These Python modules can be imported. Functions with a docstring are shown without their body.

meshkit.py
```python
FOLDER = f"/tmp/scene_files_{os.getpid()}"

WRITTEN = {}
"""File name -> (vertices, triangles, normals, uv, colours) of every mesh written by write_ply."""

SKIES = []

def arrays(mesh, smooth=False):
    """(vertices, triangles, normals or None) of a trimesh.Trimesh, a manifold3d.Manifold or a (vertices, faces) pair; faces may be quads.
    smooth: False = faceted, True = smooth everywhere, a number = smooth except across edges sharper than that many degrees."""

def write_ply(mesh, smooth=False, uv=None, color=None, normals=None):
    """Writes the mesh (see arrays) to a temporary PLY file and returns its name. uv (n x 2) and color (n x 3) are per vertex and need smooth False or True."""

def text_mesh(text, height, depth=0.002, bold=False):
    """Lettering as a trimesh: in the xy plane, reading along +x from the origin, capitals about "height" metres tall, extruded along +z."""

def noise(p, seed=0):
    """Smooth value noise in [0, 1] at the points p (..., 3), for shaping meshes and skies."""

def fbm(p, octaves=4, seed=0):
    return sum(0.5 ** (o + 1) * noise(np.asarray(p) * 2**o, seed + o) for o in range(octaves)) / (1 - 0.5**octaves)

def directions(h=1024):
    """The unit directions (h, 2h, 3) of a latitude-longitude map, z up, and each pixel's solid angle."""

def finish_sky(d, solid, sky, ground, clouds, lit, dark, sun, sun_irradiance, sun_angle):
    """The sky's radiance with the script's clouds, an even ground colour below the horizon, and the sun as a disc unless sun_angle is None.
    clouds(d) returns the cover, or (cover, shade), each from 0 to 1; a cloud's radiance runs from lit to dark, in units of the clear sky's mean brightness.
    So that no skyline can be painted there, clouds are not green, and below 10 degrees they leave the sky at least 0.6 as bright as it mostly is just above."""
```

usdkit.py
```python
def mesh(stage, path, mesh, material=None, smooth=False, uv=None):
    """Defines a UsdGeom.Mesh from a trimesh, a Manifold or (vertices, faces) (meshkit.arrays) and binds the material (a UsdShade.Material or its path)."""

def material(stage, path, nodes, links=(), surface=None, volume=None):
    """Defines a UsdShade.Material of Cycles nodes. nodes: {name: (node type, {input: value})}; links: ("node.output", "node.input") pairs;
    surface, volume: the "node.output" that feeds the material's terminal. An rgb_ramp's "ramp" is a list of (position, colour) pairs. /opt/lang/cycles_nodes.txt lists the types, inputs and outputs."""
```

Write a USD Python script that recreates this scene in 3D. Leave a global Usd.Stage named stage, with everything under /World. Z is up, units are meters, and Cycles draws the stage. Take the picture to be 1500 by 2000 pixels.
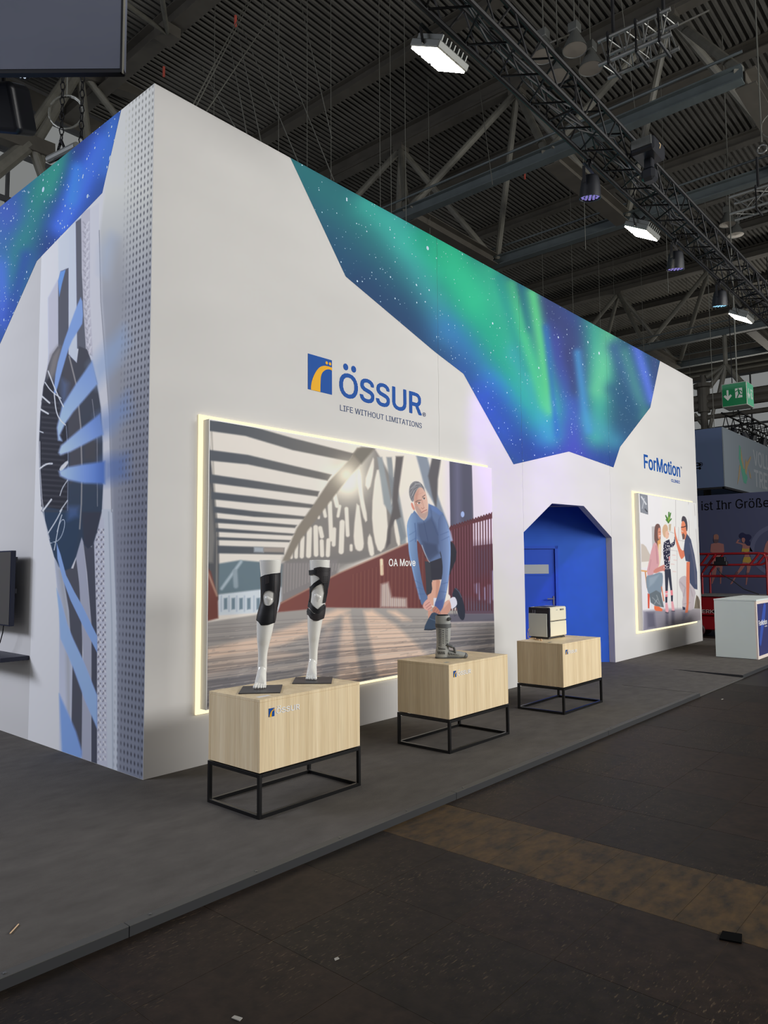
import math, random, numpy as np, trimesh, manifold3d as m3, usdkit, meshkit
from shapely.geometry import Polygon, box as sbox, LineString
from scipy.spatial import Delaunay
from pxr import Usd, UsdGeom, UsdLux, UsdShade, Gf, Sdf, Vt

stage = Usd.Stage.CreateInMemory()
UsdGeom.SetStageUpAxis(stage, 'Z'); UsdGeom.SetStageMetersPerUnit(stage, 1.0)
UsdGeom.Xform.Define(stage, '/World'); UsdGeom.Scope.Define(stage, '/World/Looks')
A = np.array
rng = np.random.default_rng(7)

# ------------------------------------------------------------------ camera
CAM = A([-3.04422952, -5.08464609, 1.59831879]); YAW, PITCH, ROLL = np.radians([41.10954896, 4.1869669, -0.41679209]); FPX = 1427.0637
FW = A([math.cos(PITCH) * math.cos(YAW), math.cos(PITCH) * math.sin(YAW), math.sin(PITCH)])
_r = A([math.sin(YAW), -math.cos(YAW), 0]); _u = np.cross(_r, FW)
RT = math.cos(ROLL) * _r + math.sin(ROLL) * _u; UP = -math.sin(ROLL) * _r + math.cos(ROLL) * _u
cam = UsdGeom.Camera.Define(stage, '/World/camera')
M = Gf.Matrix4d(*RT, 0, *UP, 0, *(-FW), 0, *CAM, 1)
cam.AddTransformOp().Set(M)
cam.CreateHorizontalApertureAttr(36.0); cam.CreateVerticalApertureAttr(48.0); cam.CreateFocalLengthAttr(FPX / 1500 * 36)
cam.CreateClippingRangeAttr(Gf.Vec2f(0.05, 500)); cam.CreateExposureAttr(0.0)

# ------------------------------------------------------------------ light
def aim(prim, pos, target):
    pos, z = A(pos, float), A(pos, float) - A(target, float); z /= np.linalg.norm(z)
    x = np.cross([0, 0, 1.0] if abs(z[2]) < .99 else [1.0, 0, 0], z); x /= np.linalg.norm(x); y = np.cross(z, x)
    UsdGeom.Xformable(prim).AddTransformOp().Set(Gf.Matrix4d(*x, 0, *y, 0, *z, 0, *pos, 1))
def rect(name, pos, target, w, h, power, col=(1, 1, 1)):
    l = UsdLux.RectLight.Define(stage, '/World/' + name)
    l.CreateWidthAttr(w); l.CreateHeightAttr(h); l.CreateIntensityAttr(power); l.CreateColorAttr(Gf.Vec3f(*col)); aim(l, pos, target)
def spot(name, pos, target, power, col, angle, soft=.6, r=.08):
    l = UsdLux.SphereLight.Define(stage, '/World/' + name)
    l.CreateRadiusAttr(r); l.CreateIntensityAttr(power); l.CreateColorAttr(Gf.Vec3f(*col)); aim(l, pos, target)
    s = UsdLux.ShapingAPI.Apply(l.GetPrim()); s.CreateShapingConeAngleAttr(angle); s.CreateShapingConeSoftnessAttr(soft)
dome = UsdLux.DomeLight.Define(stage, '/World/sky'); dome.CreateColorAttr(Gf.Vec3f(.95, .96, 1.0)); dome.CreateIntensityAttr(.10)
# the hall's lamp rows over the aisle in front of the stand, and over the aisle on its left
rect('aisle_lamps', (8.0, -12, 5.2), (5.5, 0, 2.2), 13, 2.4, 16.0, (1.0, .985, .955))
rect('aisle_lamps_side', (-8.0, 7.0, 6.2), (0, 2.2, 2.2), 6, 1.6, 26.0, (.82, .86, 1.0))
# lamps of the far stands that light the roof at the far end
rect('far_hall_lamps', (32, 2, 7.0), (30.5, 2.5, 13.7), 8, 3, 3.5, (1.0, .95, .85))
# purple wash lamps on the stage truss
spot('wash_lamp_light', (3.72, -1.95, 5.15), (5.5, 0, 2.9), 900, (.34, .14, 1.0), 21)
spot('wash_lamp_light_001', (6.1, -1.95, 5.15), (7.2, 0, 2.6), 380, (.36, .22, 1.0), 28)

# ------------------------------------------------------------------ photo measurements -> places on planes
def ray(q):
    q = np.atleast_2d(A(q, float)); return FW + ((q[:, :1] - 750) / FPX) * RT - ((q[:, 1:] - 1000) / FPX) * UP
def on(q, axis, val):
    d = ray(q); t = (val - CAM[axis]) / d[:, axis]; return (CAM + d * t[:, None])[0] if np.ndim(q) == 1 else CAM + d * t[:, None]
def px(P):
    d = np.asarray(P, float) - CAM; z = d @ FW; return np.stack([750 + FPX * (d @ RT) / z, 1000 - FPX * (d @ UP) / z], -1)
def crop(x0, y0, s): return lambda x, y: (x0 + x / s, y0 + y / s)

# ------------------------------------------------------------------ materials
MATS = {}
def lin(c): c = A(c, float) / 255; return tuple(np.where(c <= .04045, c / 12.92, ((c + .055) / 1.055) ** 2.4))
def mat(name, col, rough=.5, metal=0.0, emit=None, estr=0, noise=None, bump=None, spec=None, coat=None, two=None):
    """col linear; noise = (scale, amount, detail), bump = (scale, strength, distance)"""
    n = {'p': ('principled_bsdf', {'base_color': col, 'roughness': rough, 'metallic': metal})}; L = []
    if spec is not None: n['p'][1]['specular_ior_level'] = spec
    if coat: n['p'][1].update(coat_weight=coat, coat_roughness=.05)
    if emit: n['p'][1].update(emission_color=emit, emission_strength=estr)
    if noise or bump: n['g'] = ('texture_coordinate', {})
    if noise:
        sc, amt, det = noise
        n['m'] = ('mapping', {'scale': sc if np.ndim(sc) else (sc, sc, sc)}); n['nz'] = ('noise_texture', {'scale': 1.0, 'detail': det, 'roughness': .6})
        c2 = two or tuple(x * (1 - amt) for x in col); c1 = col if two else tuple(x * (1 + amt * .6) for x in col)
        n['r'] = ('rgb_ramp', {'ramp': [(.3, c2), (.7, c1)]})
        L += [('g.object', 'm.vector'), ('m.vector', 'nz.vector'), ('nz.fac', 'r.fac'), ('r.color', 'p.base_color')]
    if bump:
        sc, st, dist = bump
        n['bm'] = ('mapping', {'scale': sc if np.ndim(sc) else (sc, sc, sc)}); n['bn'] = ('noise_texture', {'scale': 1.0, 'detail': 4.0}); n['b'] = ('bump', {'strength': st, 'distance': dist})
        L += [('g.object', 'bm.vector'), ('bm.vector', 'bn.vector'), ('bn.fac', 'b.height'), ('b.normal', 'p.normal')]
    MATS[name] = usdkit.material(stage, '/World/Looks/' + name, n, L, surface='p.BSDF'); return MATS[name]
def emis(name, col, s):
    MATS[name] = usdkit.material(stage, '/World/Looks/' + name, {'e': ('emission', {'color': col, 'strength': s})}, [], surface='e.emission')
def printed(name, rough=.6, stars=False):
    n = {'a': ('attribute', {'attribute': 'Cd'}), 'p': ('principled_bsdf', {'roughness': rough, 'specular_ior_level': .2})}; L = []
    if stars:
        n['g'] = ('texture_coordinate', {}); n['mx'] = ('mix', {'color2': (.75, .85, .95)}); src = 'a.color'
        for k, (sc, pw, mul) in enumerate(((5.0, 4.0, .13), (13.0, 2.4, .15), (24.0, 2.0, .17))):
            v, s, q, u, c, w = ('%s%d' % (x, k) for x in 'vsqucw')
            n[v] = ('voronoi_texture', {'scale': sc}); n[s] = ('separate_color', {}); n[q] = ('math', {'math_type': 'power', 'value2': pw}); n[u] = ('math', {'math_type': 'multiply', 'value2': mul})
            n[c] = ('math', {'math_type': 'less_than'}); n[w] = ('mix', {'color2': (.62, .78, .92)})
            L += [('g.object', v + '.vector'), (v + '.color', s + '.color'), (s + '.r', q + '.value1'), (q + '.value', u + '.value1'), (v + '.distance', c + '.value1'), (u + '.value', c + '.value2'), (c + '.value', w + '.fac'), (src, w + '.color1')]
            src = w + '.color'
        n.pop('mx'); L.append((src, 'p.base_color'))
    else: L.append(('a.color', 'p.base_color'))
    MATS[name] = usdkit.material(stage, '/World/Looks/' + name, n, L, surface='p.BSDF')
printed('print_fabric', .75); printed('print_stars', .75, True); printed('print_board', .5)
mat('fabric', (.69, .68, .665), .85, noise=((.35, .35, 1.1), .06, 2.0), spec=.2, bump=(2.2, .05, .02))
mat('fabric_edge', (.78, .78, .78), .8)
mat('carpet', lin((97, 93, 89)), .95, noise=((4.0, 7.0, 4.0), .18, 8.0), spec=.15, bump=(260.0, .5, .004))
def scuffed(name, col):
    n = {'g': ('texture_coordinate', {}), 'm': ('mapping', {'scale': (14, 14, 14)}), 'a': ('noise_texture', {'scale': 1.0, 'detail': 8.0, 'roughness': .65}), 'r': ('rgb_ramp', {'ramp': [(.3, tuple(x * .5 for x in col)), (.7, tuple(x * 1.5 for x in col))]}),
         'm2': ('mapping', {'scale': (26, 110, 26), 'rotation': (0, 0, .7)}), 'b': ('noise_texture', {'scale': 1.0, 'detail': 3.0}), 's': ('rgb_ramp', {'ramp': [(.0, (0, 0, 0)), (.60, (0, 0, 0)), (.72, (.7, .7, .7))]}),
         'm3': ('mapping', {'scale': (1.3, 1.3, 1.3)}), 'c': ('noise_texture', {'scale': 1.0, 'detail': 3.0}), 'k': ('rgb_ramp', {'ramp': [(.42, (0, 0, 0)), (.62, (1, 1, 1))]}), 'mm': ('mix', {'mix_type': 'multiply', 'fac': 1.0}), 'sep': ('separate_color', {}),
         'x': ('mix', {'color2': lin((112, 94, 72))}), 'bu': ('bump', {'strength': .2, 'distance': .004}), 'p': ('principled_bsdf', {'roughness': .55, 'specular_ior_level': .24})}
    L = [('g.object', 'm.vector'), ('m.vector', 'a.vector'), ('a.fac', 'r.fac'), ('g.object', 'm2.vector'), ('m2.vector', 'b.vector'), ('b.fac', 's.fac'), ('g.object', 'm3.vector'), ('m3.vector', 'c.vector'), ('c.fac', 'k.fac'), ('s.color', 'mm.color1'), ('k.color', 'mm.color2'), ('mm.color', 'sep.color'), ('sep.r', 'x.fac'), ('r.color', 'x.color1'), ('x.color', 'p.base_color'), ('a.fac', 'bu.height'), ('bu.normal', 'p.normal')]
    MATS[name] = usdkit.material(stage, '/World/Looks/' + name, n, L, surface='p.BSDF')
scuffed('rubber', lin((38, 28, 21))); scuffed('rubber_b', lin((33, 26, 20)))
mat('rubber_joint', lin((70, 56, 40)), .85)
mat('rubber_yellow', lin((84, 63, 34)), .6, noise=((9.0, 17.0, 9.0), .6, 8.0), two=lin((38, 31, 22)), spec=.35, bump=(30.0, .15, .004))
mat('rubber_far', lin((35, 27, 20)), .5, noise=(4.0, .4, 6.0), spec=.42)
mat('trim_metal', lin((50, 51, 53)), .6, .2)
mat('trim_lip', lin((84, 83, 80)), .6, .2)
mat('screw', lin((120, 120, 118)), .35, .8)
mat('deck', lin((92, 90, 84)), .6, .0, noise=(1.5, .2, 3.0))
mat('steel_brown', lin((84, 80, 72)), .6, noise=(2.0, .2, 3.0))
mat('steel_tube', lin((112, 110, 100)), .5, noise=(3.0, .2, 3.0))
mat('steel_teal', lin((84, 92, 92)), .5, noise=(3.0, .15, 3.0))
mat('truss_black', lin((20, 20, 21)), .6, .0, spec=.3)
mat('truss_silver', lin((130, 130, 126)), .42, .6)
mat('black_metal', lin((11, 11, 13)), .35)
mat('black_plastic', lin((24, 26, 32)), .4)
mat('cable', lin((120, 120, 112)), .5, .4)
mat('cable_black', lin((18, 18, 20)), .6)
mat('red_tag', lin((170, 74, 60)), .6)
mat('white_paint', (.78, .78, .77), .45)
mat('frame_white', (.80, .80, .79), .4)
mat('blue_wall', lin((48, 104, 216)), .6, noise=(2.5, .05, 2.0), spec=.3)
mat('blue_door', lin((42, 90, 210)), .5, spec=.35)
mat('frosted', lin((190, 194, 192)), .35)
mat('steel_satin', lin((150, 150, 165)), .3, .8)
mat('logo_blue', lin((14, 80, 164)), .6, spec=.2); mat('logo_gold', lin((240, 178, 36)), .6, spec=.2); mat('logo_grey', lin((78, 92, 126)), .6, spec=.2)
mat('logo_white', (.86, .86, .86), .5)
mat('leg_white', (.92, .91, .85), .14, coat=.7)
mat('brace_black', lin((13, 13, 19)), .5, bump=(300.0, .2, .002))
mat('brace_grey', lin((48, 44, 46)), .5, bump=(120.0, .2, .002))
mat('base_dark', lin((62, 62, 64)), .45)
mat('boot_grey', lin((166, 168, 164)), .5); mat('boot_dark', lin((96, 98, 98)), .55); mat('slot_black', lin((24, 25, 27)), .8)
mat('device_cream', lin((236, 230, 206)), .35); mat('device_white', lin((214, 220, 214)), .35); mat('device_navy', lin((24, 28, 44)), .3)
mat('wood_pale', lin((226, 190, 150)), .5)
mat('tv_screen', lin((92, 90, 88)), .3); mat('tv_navy', lin((28, 34, 58)), .4); mat('shelf_navy', lin((40, 42, 60)), .5)
mat('sign_green', lin((4, 112, 66)), .4, emit=lin((4, 110, 66)), estr=.05); mat('sign_white', lin((196, 200, 196)), .4, emit=lin((190, 196, 190)), estr=.05); mat('sign_case', lin((170, 176, 165)), .5)
mat('sign_green_pale', lin((84, 168, 130)), .4, emit=lin((80, 160, 126)), estr=.08)
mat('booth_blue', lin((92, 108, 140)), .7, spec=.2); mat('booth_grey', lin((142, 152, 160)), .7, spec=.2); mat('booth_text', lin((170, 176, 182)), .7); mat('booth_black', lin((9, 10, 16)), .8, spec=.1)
mat('backdrop', lin((74, 78, 106)), .7, spec=.2); mat('backdrop_ring', lin((86, 90, 120)), .7)
mat('toon_skin', lin((150, 100, 96)), .7); mat('toon_tan', lin((140, 96, 84)), .7); mat('toon_yellow', lin((170, 140, 60)), .7); mat('toon_hair', lin((24, 26, 66)), .7); mat('toon_beard', lin((84, 66, 74)), .7)
mat('toon_green', lin((92, 166, 140)), .7); mat('toon_ochre', lin((176, 150, 110)), .7); mat('toon_boot', lin((96, 66, 74)), .7)
mat('lift_red', lin((136, 12, 24)), .45); mat('lift_dark', lin((46, 20, 24)), .6); mat('lift_text', lin((180, 150, 150)), .6); mat('lift_grey', lin((110, 112, 112)), .5)
mat('counter_white', lin((226, 236, 232)), .4); mat('counter_edge', lin((240, 226, 214)), .4)
mat('print_indigo', lin((58, 62, 112)), .4); mat('print_blue', lin((62, 88, 176)), .4)
mat('banner_grey', lin((112, 116, 130)), .8, spec=.2, noise=(.6, .08, 2.0)); mat('banner_trim', lin((170, 166, 150)), .5, .4); mat('banner_dark', lin((30, 31, 36)), .7)
mat('mullion', lin((70, 72, 74)), .6)
mat('paper', (.36, .34, .30), .8); mat('felt_black', (.003, .003, .003), .95, spec=.05)
mat('lamp_grey', lin((110, 112, 108)), .5, .3); mat('lamp_glass', lin((160, 152, 140)), .25, .2)
emis('halo', (1.0, .84, .52), 1.35); emis('flood', (1.0, .94, .78), 16.0); emis('led_purple', (.36, .30, .85), .6); emis('led_cyan', (.35, .75, 1.0), 1.0); emis('led_white', (.65, .75, .9), .8)
emis('daylight', (.92, .95, .94), .22)
# pale ash veneer: vertical grain with strips of slightly different tone
def wood(name, cola, colb):
    n = {'g': ('texture_coordinate', {}), 'm': ('mapping', {'scale': (34, 34, .9)}), 'nz': ('noise_texture', {'scale': 1.0, 'detail': 6.0, 'roughness': .62, 'distortion': .35}),
         'm2': ('mapping', {'scale': (7.5, 7.5, .02)}), 'n2': ('noise_texture', {'scale': 1.0, 'detail': 1.0}), 'm3': ('mapping', {'scale': (190, 190, 2.6)}), 'n3': ('noise_texture', {'scale': 1.0, 'detail': 3.0}),
         'r': ('rgb_ramp', {'ramp': [(.32, colb), (.68, cola)]}), 'r2': ('rgb_ramp', {'ramp': [(.35, (.88, .86, .82)), (.65, (1, 1, 1))]}), 'r3': ('rgb_ramp', {'ramp': [(.34, (.84, .81, .76)), (.5, (1, 1, 1))]}),
         'x': ('mix', {'mix_type': 'multiply', 'fac': 1.0}), 'x2': ('mix', {'mix_type': 'multiply', 'fac': .8}), 'p': ('principled_bsdf', {'roughness': .5})}
    L = [('g.object', 'm.vector'), ('m.vector', 'nz.vector'), ('g.object', 'm2.vector'), ('m2.vector', 'n2.vector'), ('g.object', 'm3.vector'), ('m3.vector', 'n3.vector'), ('nz.fac', 'r.fac'), ('n2.fac', 'r2.fac'), ('n3.fac', 'r3.fac'),
         ('r.color', 'x.color1'), ('r2.color', 'x.color2'), ('x.color', 'x2.color1'), ('r3.color', 'x2.color2'), ('x2.color', 'p.base_color')]
    MATS[name] = usdkit.material(stage, '/World/Looks/' + name, n, L, surface='p.BSDF')
wood('ash', lin((253, 234, 196)), lin((238, 214, 172)))

# ------------------------------------------------------------------ mesh helpers
class MB:
    def __init__(s): s.v, s.f, s.n = [], [], 0
    def add(s, v, f): s.v.append(np.asarray(v, float)); s.f.append(np.asarray(f, int) + s.n); s.n += len(v); return s
    def mesh(s, m): return s.add(m.vertices, m.faces)
    def man(s, m): q = m.to_mesh(); return s.add(q.vert_properties[:, :3], q.tri_verts)
    def box(s, x0, x1, y0, y1, z0, z1, c=0):
        o = A([(x0 + x1) / 2, (y0 + y1) / 2, (z0 + z1) / 2]); return s.obox(o, np.eye(3), A([x1 - x0, y1 - y0, z1 - z0]) / 2, c)
    def obox(s, o, ax, h, c=0):
        ax, h, o = A(ax, float), A(h, float), A(o, float)
        if c <= 0:
            sg = A([(i, j, k) for i in (-1, 1) for j in (-1, 1) for k in (-1, 1)]); v = o + (sg * h) @ ax
            f = [(0, 1, 3), (0, 3, 2), (4, 6, 7), (4, 7, 5), (0, 4, 5), (0, 5, 1), (2, 3, 7), (2, 7, 6), (0, 2, 6), (0, 6, 4), (1, 5, 7), (1, 7, 3)]
            if np.linalg.det(ax) < 0: f = [t[::-1] for t in f]
            return s.add(v, f)
        pts = []
        for i in (-1, 1):
            for j in (-1, 1):
                for k in (-1, 1):
                    for q in range(3):
                        d = A([c, c, c]); d[q] = 0; pts.append(A([i, j, k]) * (h - d))
        hull = trimesh.convex.convex_hull(A(pts)); return s.add(o + hull.vertices @ ax, hull.faces if np.linalg.det(ax) > 0 else hull.faces[:, ::-1])
    def bar(s, p, q, w, h, up=(0, 0, 1), c=0):
        p, q = A(p, float), A(q, float); d = q - p; L = np.linalg.norm(d); d /= L
        a = np.cross(A(up, float), d)
        if np.linalg.norm(a) < 1e-6: a = np.cross([1.0, 0, 0], d)
        a /= np.linalg.norm(a); b = np.cross(d, a); return s.obox((p + q) / 2, [a, b, d], [w / 2, h / 2, L / 2], c)
    def ibeam(s, p, q, w, h, t=.025):
        u = A([0, 0, 1.0]); p, q = A(p, float), A(q, float)
        s.bar(p + u * (h / 2 - t / 2), q + u * (h / 2 - t / 2), w, t); s.bar(p - u * (h / 2 - t / 2), q - u * (h / 2 - t / 2), w, t); return s.bar(p, q, t * .7, h - 2 * t)
    def tube(s, pts, r, n=8):
        pts = A(pts, float); k = len(pts); t = np.gradient(pts, axis=0); t /= np.linalg.norm(t, axis=1, keepdims=True) + 1e-12
        a = np.cross(t, np.where(np.abs(t[:, 2:]) < .95, [0, 0, 1.0], [1.0, 0, 0])); a /= np.linalg.norm(a, axis=1, keepdims=True); b = np.cross(t, a)
        an = np.arange(n) * 2 * np.pi / n; rr = np.broadcast_to(r, (k,))
        v = (pts[:, None] + rr[:, None, None] * (np.cos(an)[None, :, None] * a[:, None] + np.sin(an)[None, :, None] * b[:, None])).reshape(-1, 3)
        f = []
        for i in range(k - 1):
            for j in range(n):
                q0, q1, q2, q3 = i * n + j, i * n + (j + 1) % n, (i + 1) * n + (j + 1) % n, (i + 1) * n + j; f += [(q0, q1, q2), (q0, q2, q3)]
        f += [(0, j + 1, j) for j in range(1, n - 1)] + [((k - 1) * n, (k - 1) * n + j, (k - 1) * n + j + 1) for j in range(1, n - 1)]
        return s.add(v, f)
    def lathe(s, prof, o, axis=(0, 0, 1), n=24):
        d = A(axis, float) / np.linalg.norm(axis); a = np.cross(d, [0, 0, 1.0] if abs(d[2]) < .9 else [1.0, 0, 0]); a /= np.linalg.norm(a); b = np.cross(d, a)
        an = np.arange(n) * 2 * np.pi / n; k = len(prof)
        v = A([A(o) + d * z + max(r, 1e-4) * (math.cos(t) * a + math.sin(t) * b) for r, z in prof for t in an]); f = []
        for i in range(k - 1):
            for j in range(n):
                q0, q1, q2, q3 = i * n + j, i * n + (j + 1) % n, (i + 1) * n + (j + 1) % n, (i + 1) * n + j; f += [(q0, q1, q2), (q0, q2, q3)]
        return s.add(v, f)
    def ext(s, poly, t, o, ex, ey):
        """extrude a 2D outline by t along ex x ey from the plane through o"""
        if not hasattr(poly, 'exterior') and not hasattr(poly, 'geoms'): poly = Polygon(poly)
        ex, ey = A(ex, float), A(ey, float); ez = np.cross(ex, ey)
        for g in getattr(poly, 'geoms', [poly]):
            if g.area < 1e-9: continue
            m = trimesh.creation.extrude_polygon(g.buffer(0) if not g.is_valid else g, abs(t), engine='earcut'); v = m.vertices
            if t < 0: v = v * [1, 1, -1]
            w = A(o) + v[:, :1] * ex + v[:, 1:2] * ey + v[:, 2:] * ez; s.add(w, m.faces if t > 0 else m.faces[:, ::-1])
        return s
    def get(s): return np.vstack(s.v), np.vstack(s.f)
USED = {}
def uniq(parent, name):
    k = USED.get((parent, name), 0); USED[(parent, name)] = k + 1; return f'{parent}/{name}' + (f'_{k:03d}' if k else '')
LOC = {}
def tagp(prim, label=None, cat=None, group=None, kind=None):
    for k, v in (('label', label), ('category', cat), ('group', group), ('kind', kind)):
        if v: prim.SetCustomDataByKey(k, v)
def put(parent, name, m, material, smooth=False, label=None, col=None):
    path = uniq(parent, name); v, f = m.get() if isinstance(m, MB) else (m if isinstance(m, tuple) else (np.array(m.vertices), np.array(m.faces)))
    top = '/'.join(parent.split('/')[:3]); v = np.asarray(v) - LOC.get(top, np.zeros(3))
    pr = usdkit.mesh(stage, path, (v, f), MATS[material], smooth)
    if col is not None:
        UsdGeom.PrimvarsAPI(pr).CreatePrimvar('Cd', Sdf.ValueTypeNames.Color3fArray, 'vertex').Set(Vt.Vec3fArray.FromNumpy(np.asarray(col, np.float32)))
    if label: pr.GetPrim().SetCustomDataByKey('label', label)
    return path
def thing(name, label, cat, loc=(0, 0, 0), group=None, kind=None):
    path = uniq('/World', name); x = UsdGeom.Xform.Define(stage, path); x.AddTranslateOp().Set(Gf.Vec3d(*map(float, loc))); LOC[path] = A(loc, float)
    tagp(x.GetPrim(), label, cat, group, kind); return path
def single(name, m, material, label, cat, group=None, kind=None, smooth=False):
    path = put('/World', name, m, material, smooth); tagp(stage.GetPrimAtPath(path), label, cat, group, kind); return path
def dup(src, loc, label, group=None, rotz=0, scale=1):
    base = src.rsplit('/', 1)[1]; path = uniq('/World', base); x = UsdGeom.Xform.Define(stage, path)
    x.GetPrim().GetReferences().AddInternalReference(src); x.GetPrim().SetInstanceable(True)
    x.ClearXformOpOrder(); x.AddTranslateOp().Set(Gf.Vec3d(*map(float, loc)))
    if rotz: x.AddRotateZOp().Set(math.degrees(rotz))
    if scale != 1: x.AddScaleOp(opSuffix='s').Set(Gf.Vec3f(scale, scale, scale))
    tagp(x.GetPrim(), label, None, group); return path
def text(s, x0, x1, z0, z1, o, ex, ey, bold=False, depth=.002):
    """lettering fitted into the box x0..x1, z0..z1 of a plane"""
    t = meshkit.text_mesh(s, 1.0, 1.0, bold); b = t.bounds; v = t.vertices.copy()
    v[:, 0] = x0 + (v[:, 0] - b[0, 0]) / (b[1, 0] - b[0, 0]) * (x1 - x0); v[:, 1] = z0 + (v[:, 1] - b[0, 1]) / (b[1, 1] - b[0, 1]) * (z1 - z0); v[:, 2] *= depth
    ex, ey = A(ex, float), A(ey, float); ez = np.cross(ex, ey); return MB().add(A(o) + v[:, :1] * ex + v[:, 1:2] * ey + v[:, 2:] * ez, t.faces)
def disc(c, rx, ry, n=28): return [(c[0] + rx * math.cos(2 * math.pi * k / n), c[1] + ry * math.sin(2 * math.pi * k / n)) for k in range(n)]
X, Y, Z = A([1.0, 0, 0]), A([0, 1.0, 0]), A([0, 0, 1.0])
def poly_grid(poly, step, res=None):
    """triangles over an outline, with inner points every step, for smooth printed colour"""
    ring = A(LineString(poly.exterior.coords).segmentize(step).coords)[:-1]; x0, y0, x1, y1 = poly.bounds
    gx, gy = np.meshgrid(np.arange(x0 + step / 2, x1, step), np.arange(y0 + step / 2, y1, step)); g = np.c_[gx.ravel(), gy.ravel()]
    import shapely
    g = g[shapely.contains_xy(poly.buffer(-step * .35), g[:, 0], g[:, 1])]; pts = np.vstack([ring, g]); tri = Delaunay(pts).simplices; c = pts[tri].mean(1)
    a, b, d = pts[tri[:, 0]], pts[tri[:, 1]], pts[tri[:, 2]]; ar = (b[:, 0] - a[:, 0]) * (d[:, 1] - a[:, 1]) - (b[:, 1] - a[:, 1]) * (d[:, 0] - a[:, 0])
    ok = shapely.contains_xy(poly, c[:, 0], c[:, 1]) & (np.abs(ar) > 1e-9); tri, ar = tri[ok], ar[ok]; tri[ar < 0] = tri[ar < 0][:, ::-1]; return pts, tri
def rect_grid(u0, u1, v0, v1, nu, nv):
    u, v = np.meshgrid(np.linspace(u0, u1, nu), np.linspace(v0, v1, nv)); i = np.arange(nu * nv).reshape(nv, nu)
    a, b, c, d = i[:-1, :-1].ravel(), i[:-1, 1:].ravel(), i[1:, 1:].ravel(), i[1:, :-1].ravel()
    return np.c_[u.ravel(), v.ravel()], np.vstack([np.c_[a, b, c], np.c_[a, c, d]])
def smooth2(pts, it=2):
    p = A(pts, float)
    for _ in range(it): q = np.roll(p, -1, 0); p = np.stack([.75 * p + .25 * q, .25 * p + .75 * q], 1).reshape(-1, 2)
    return p
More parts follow.
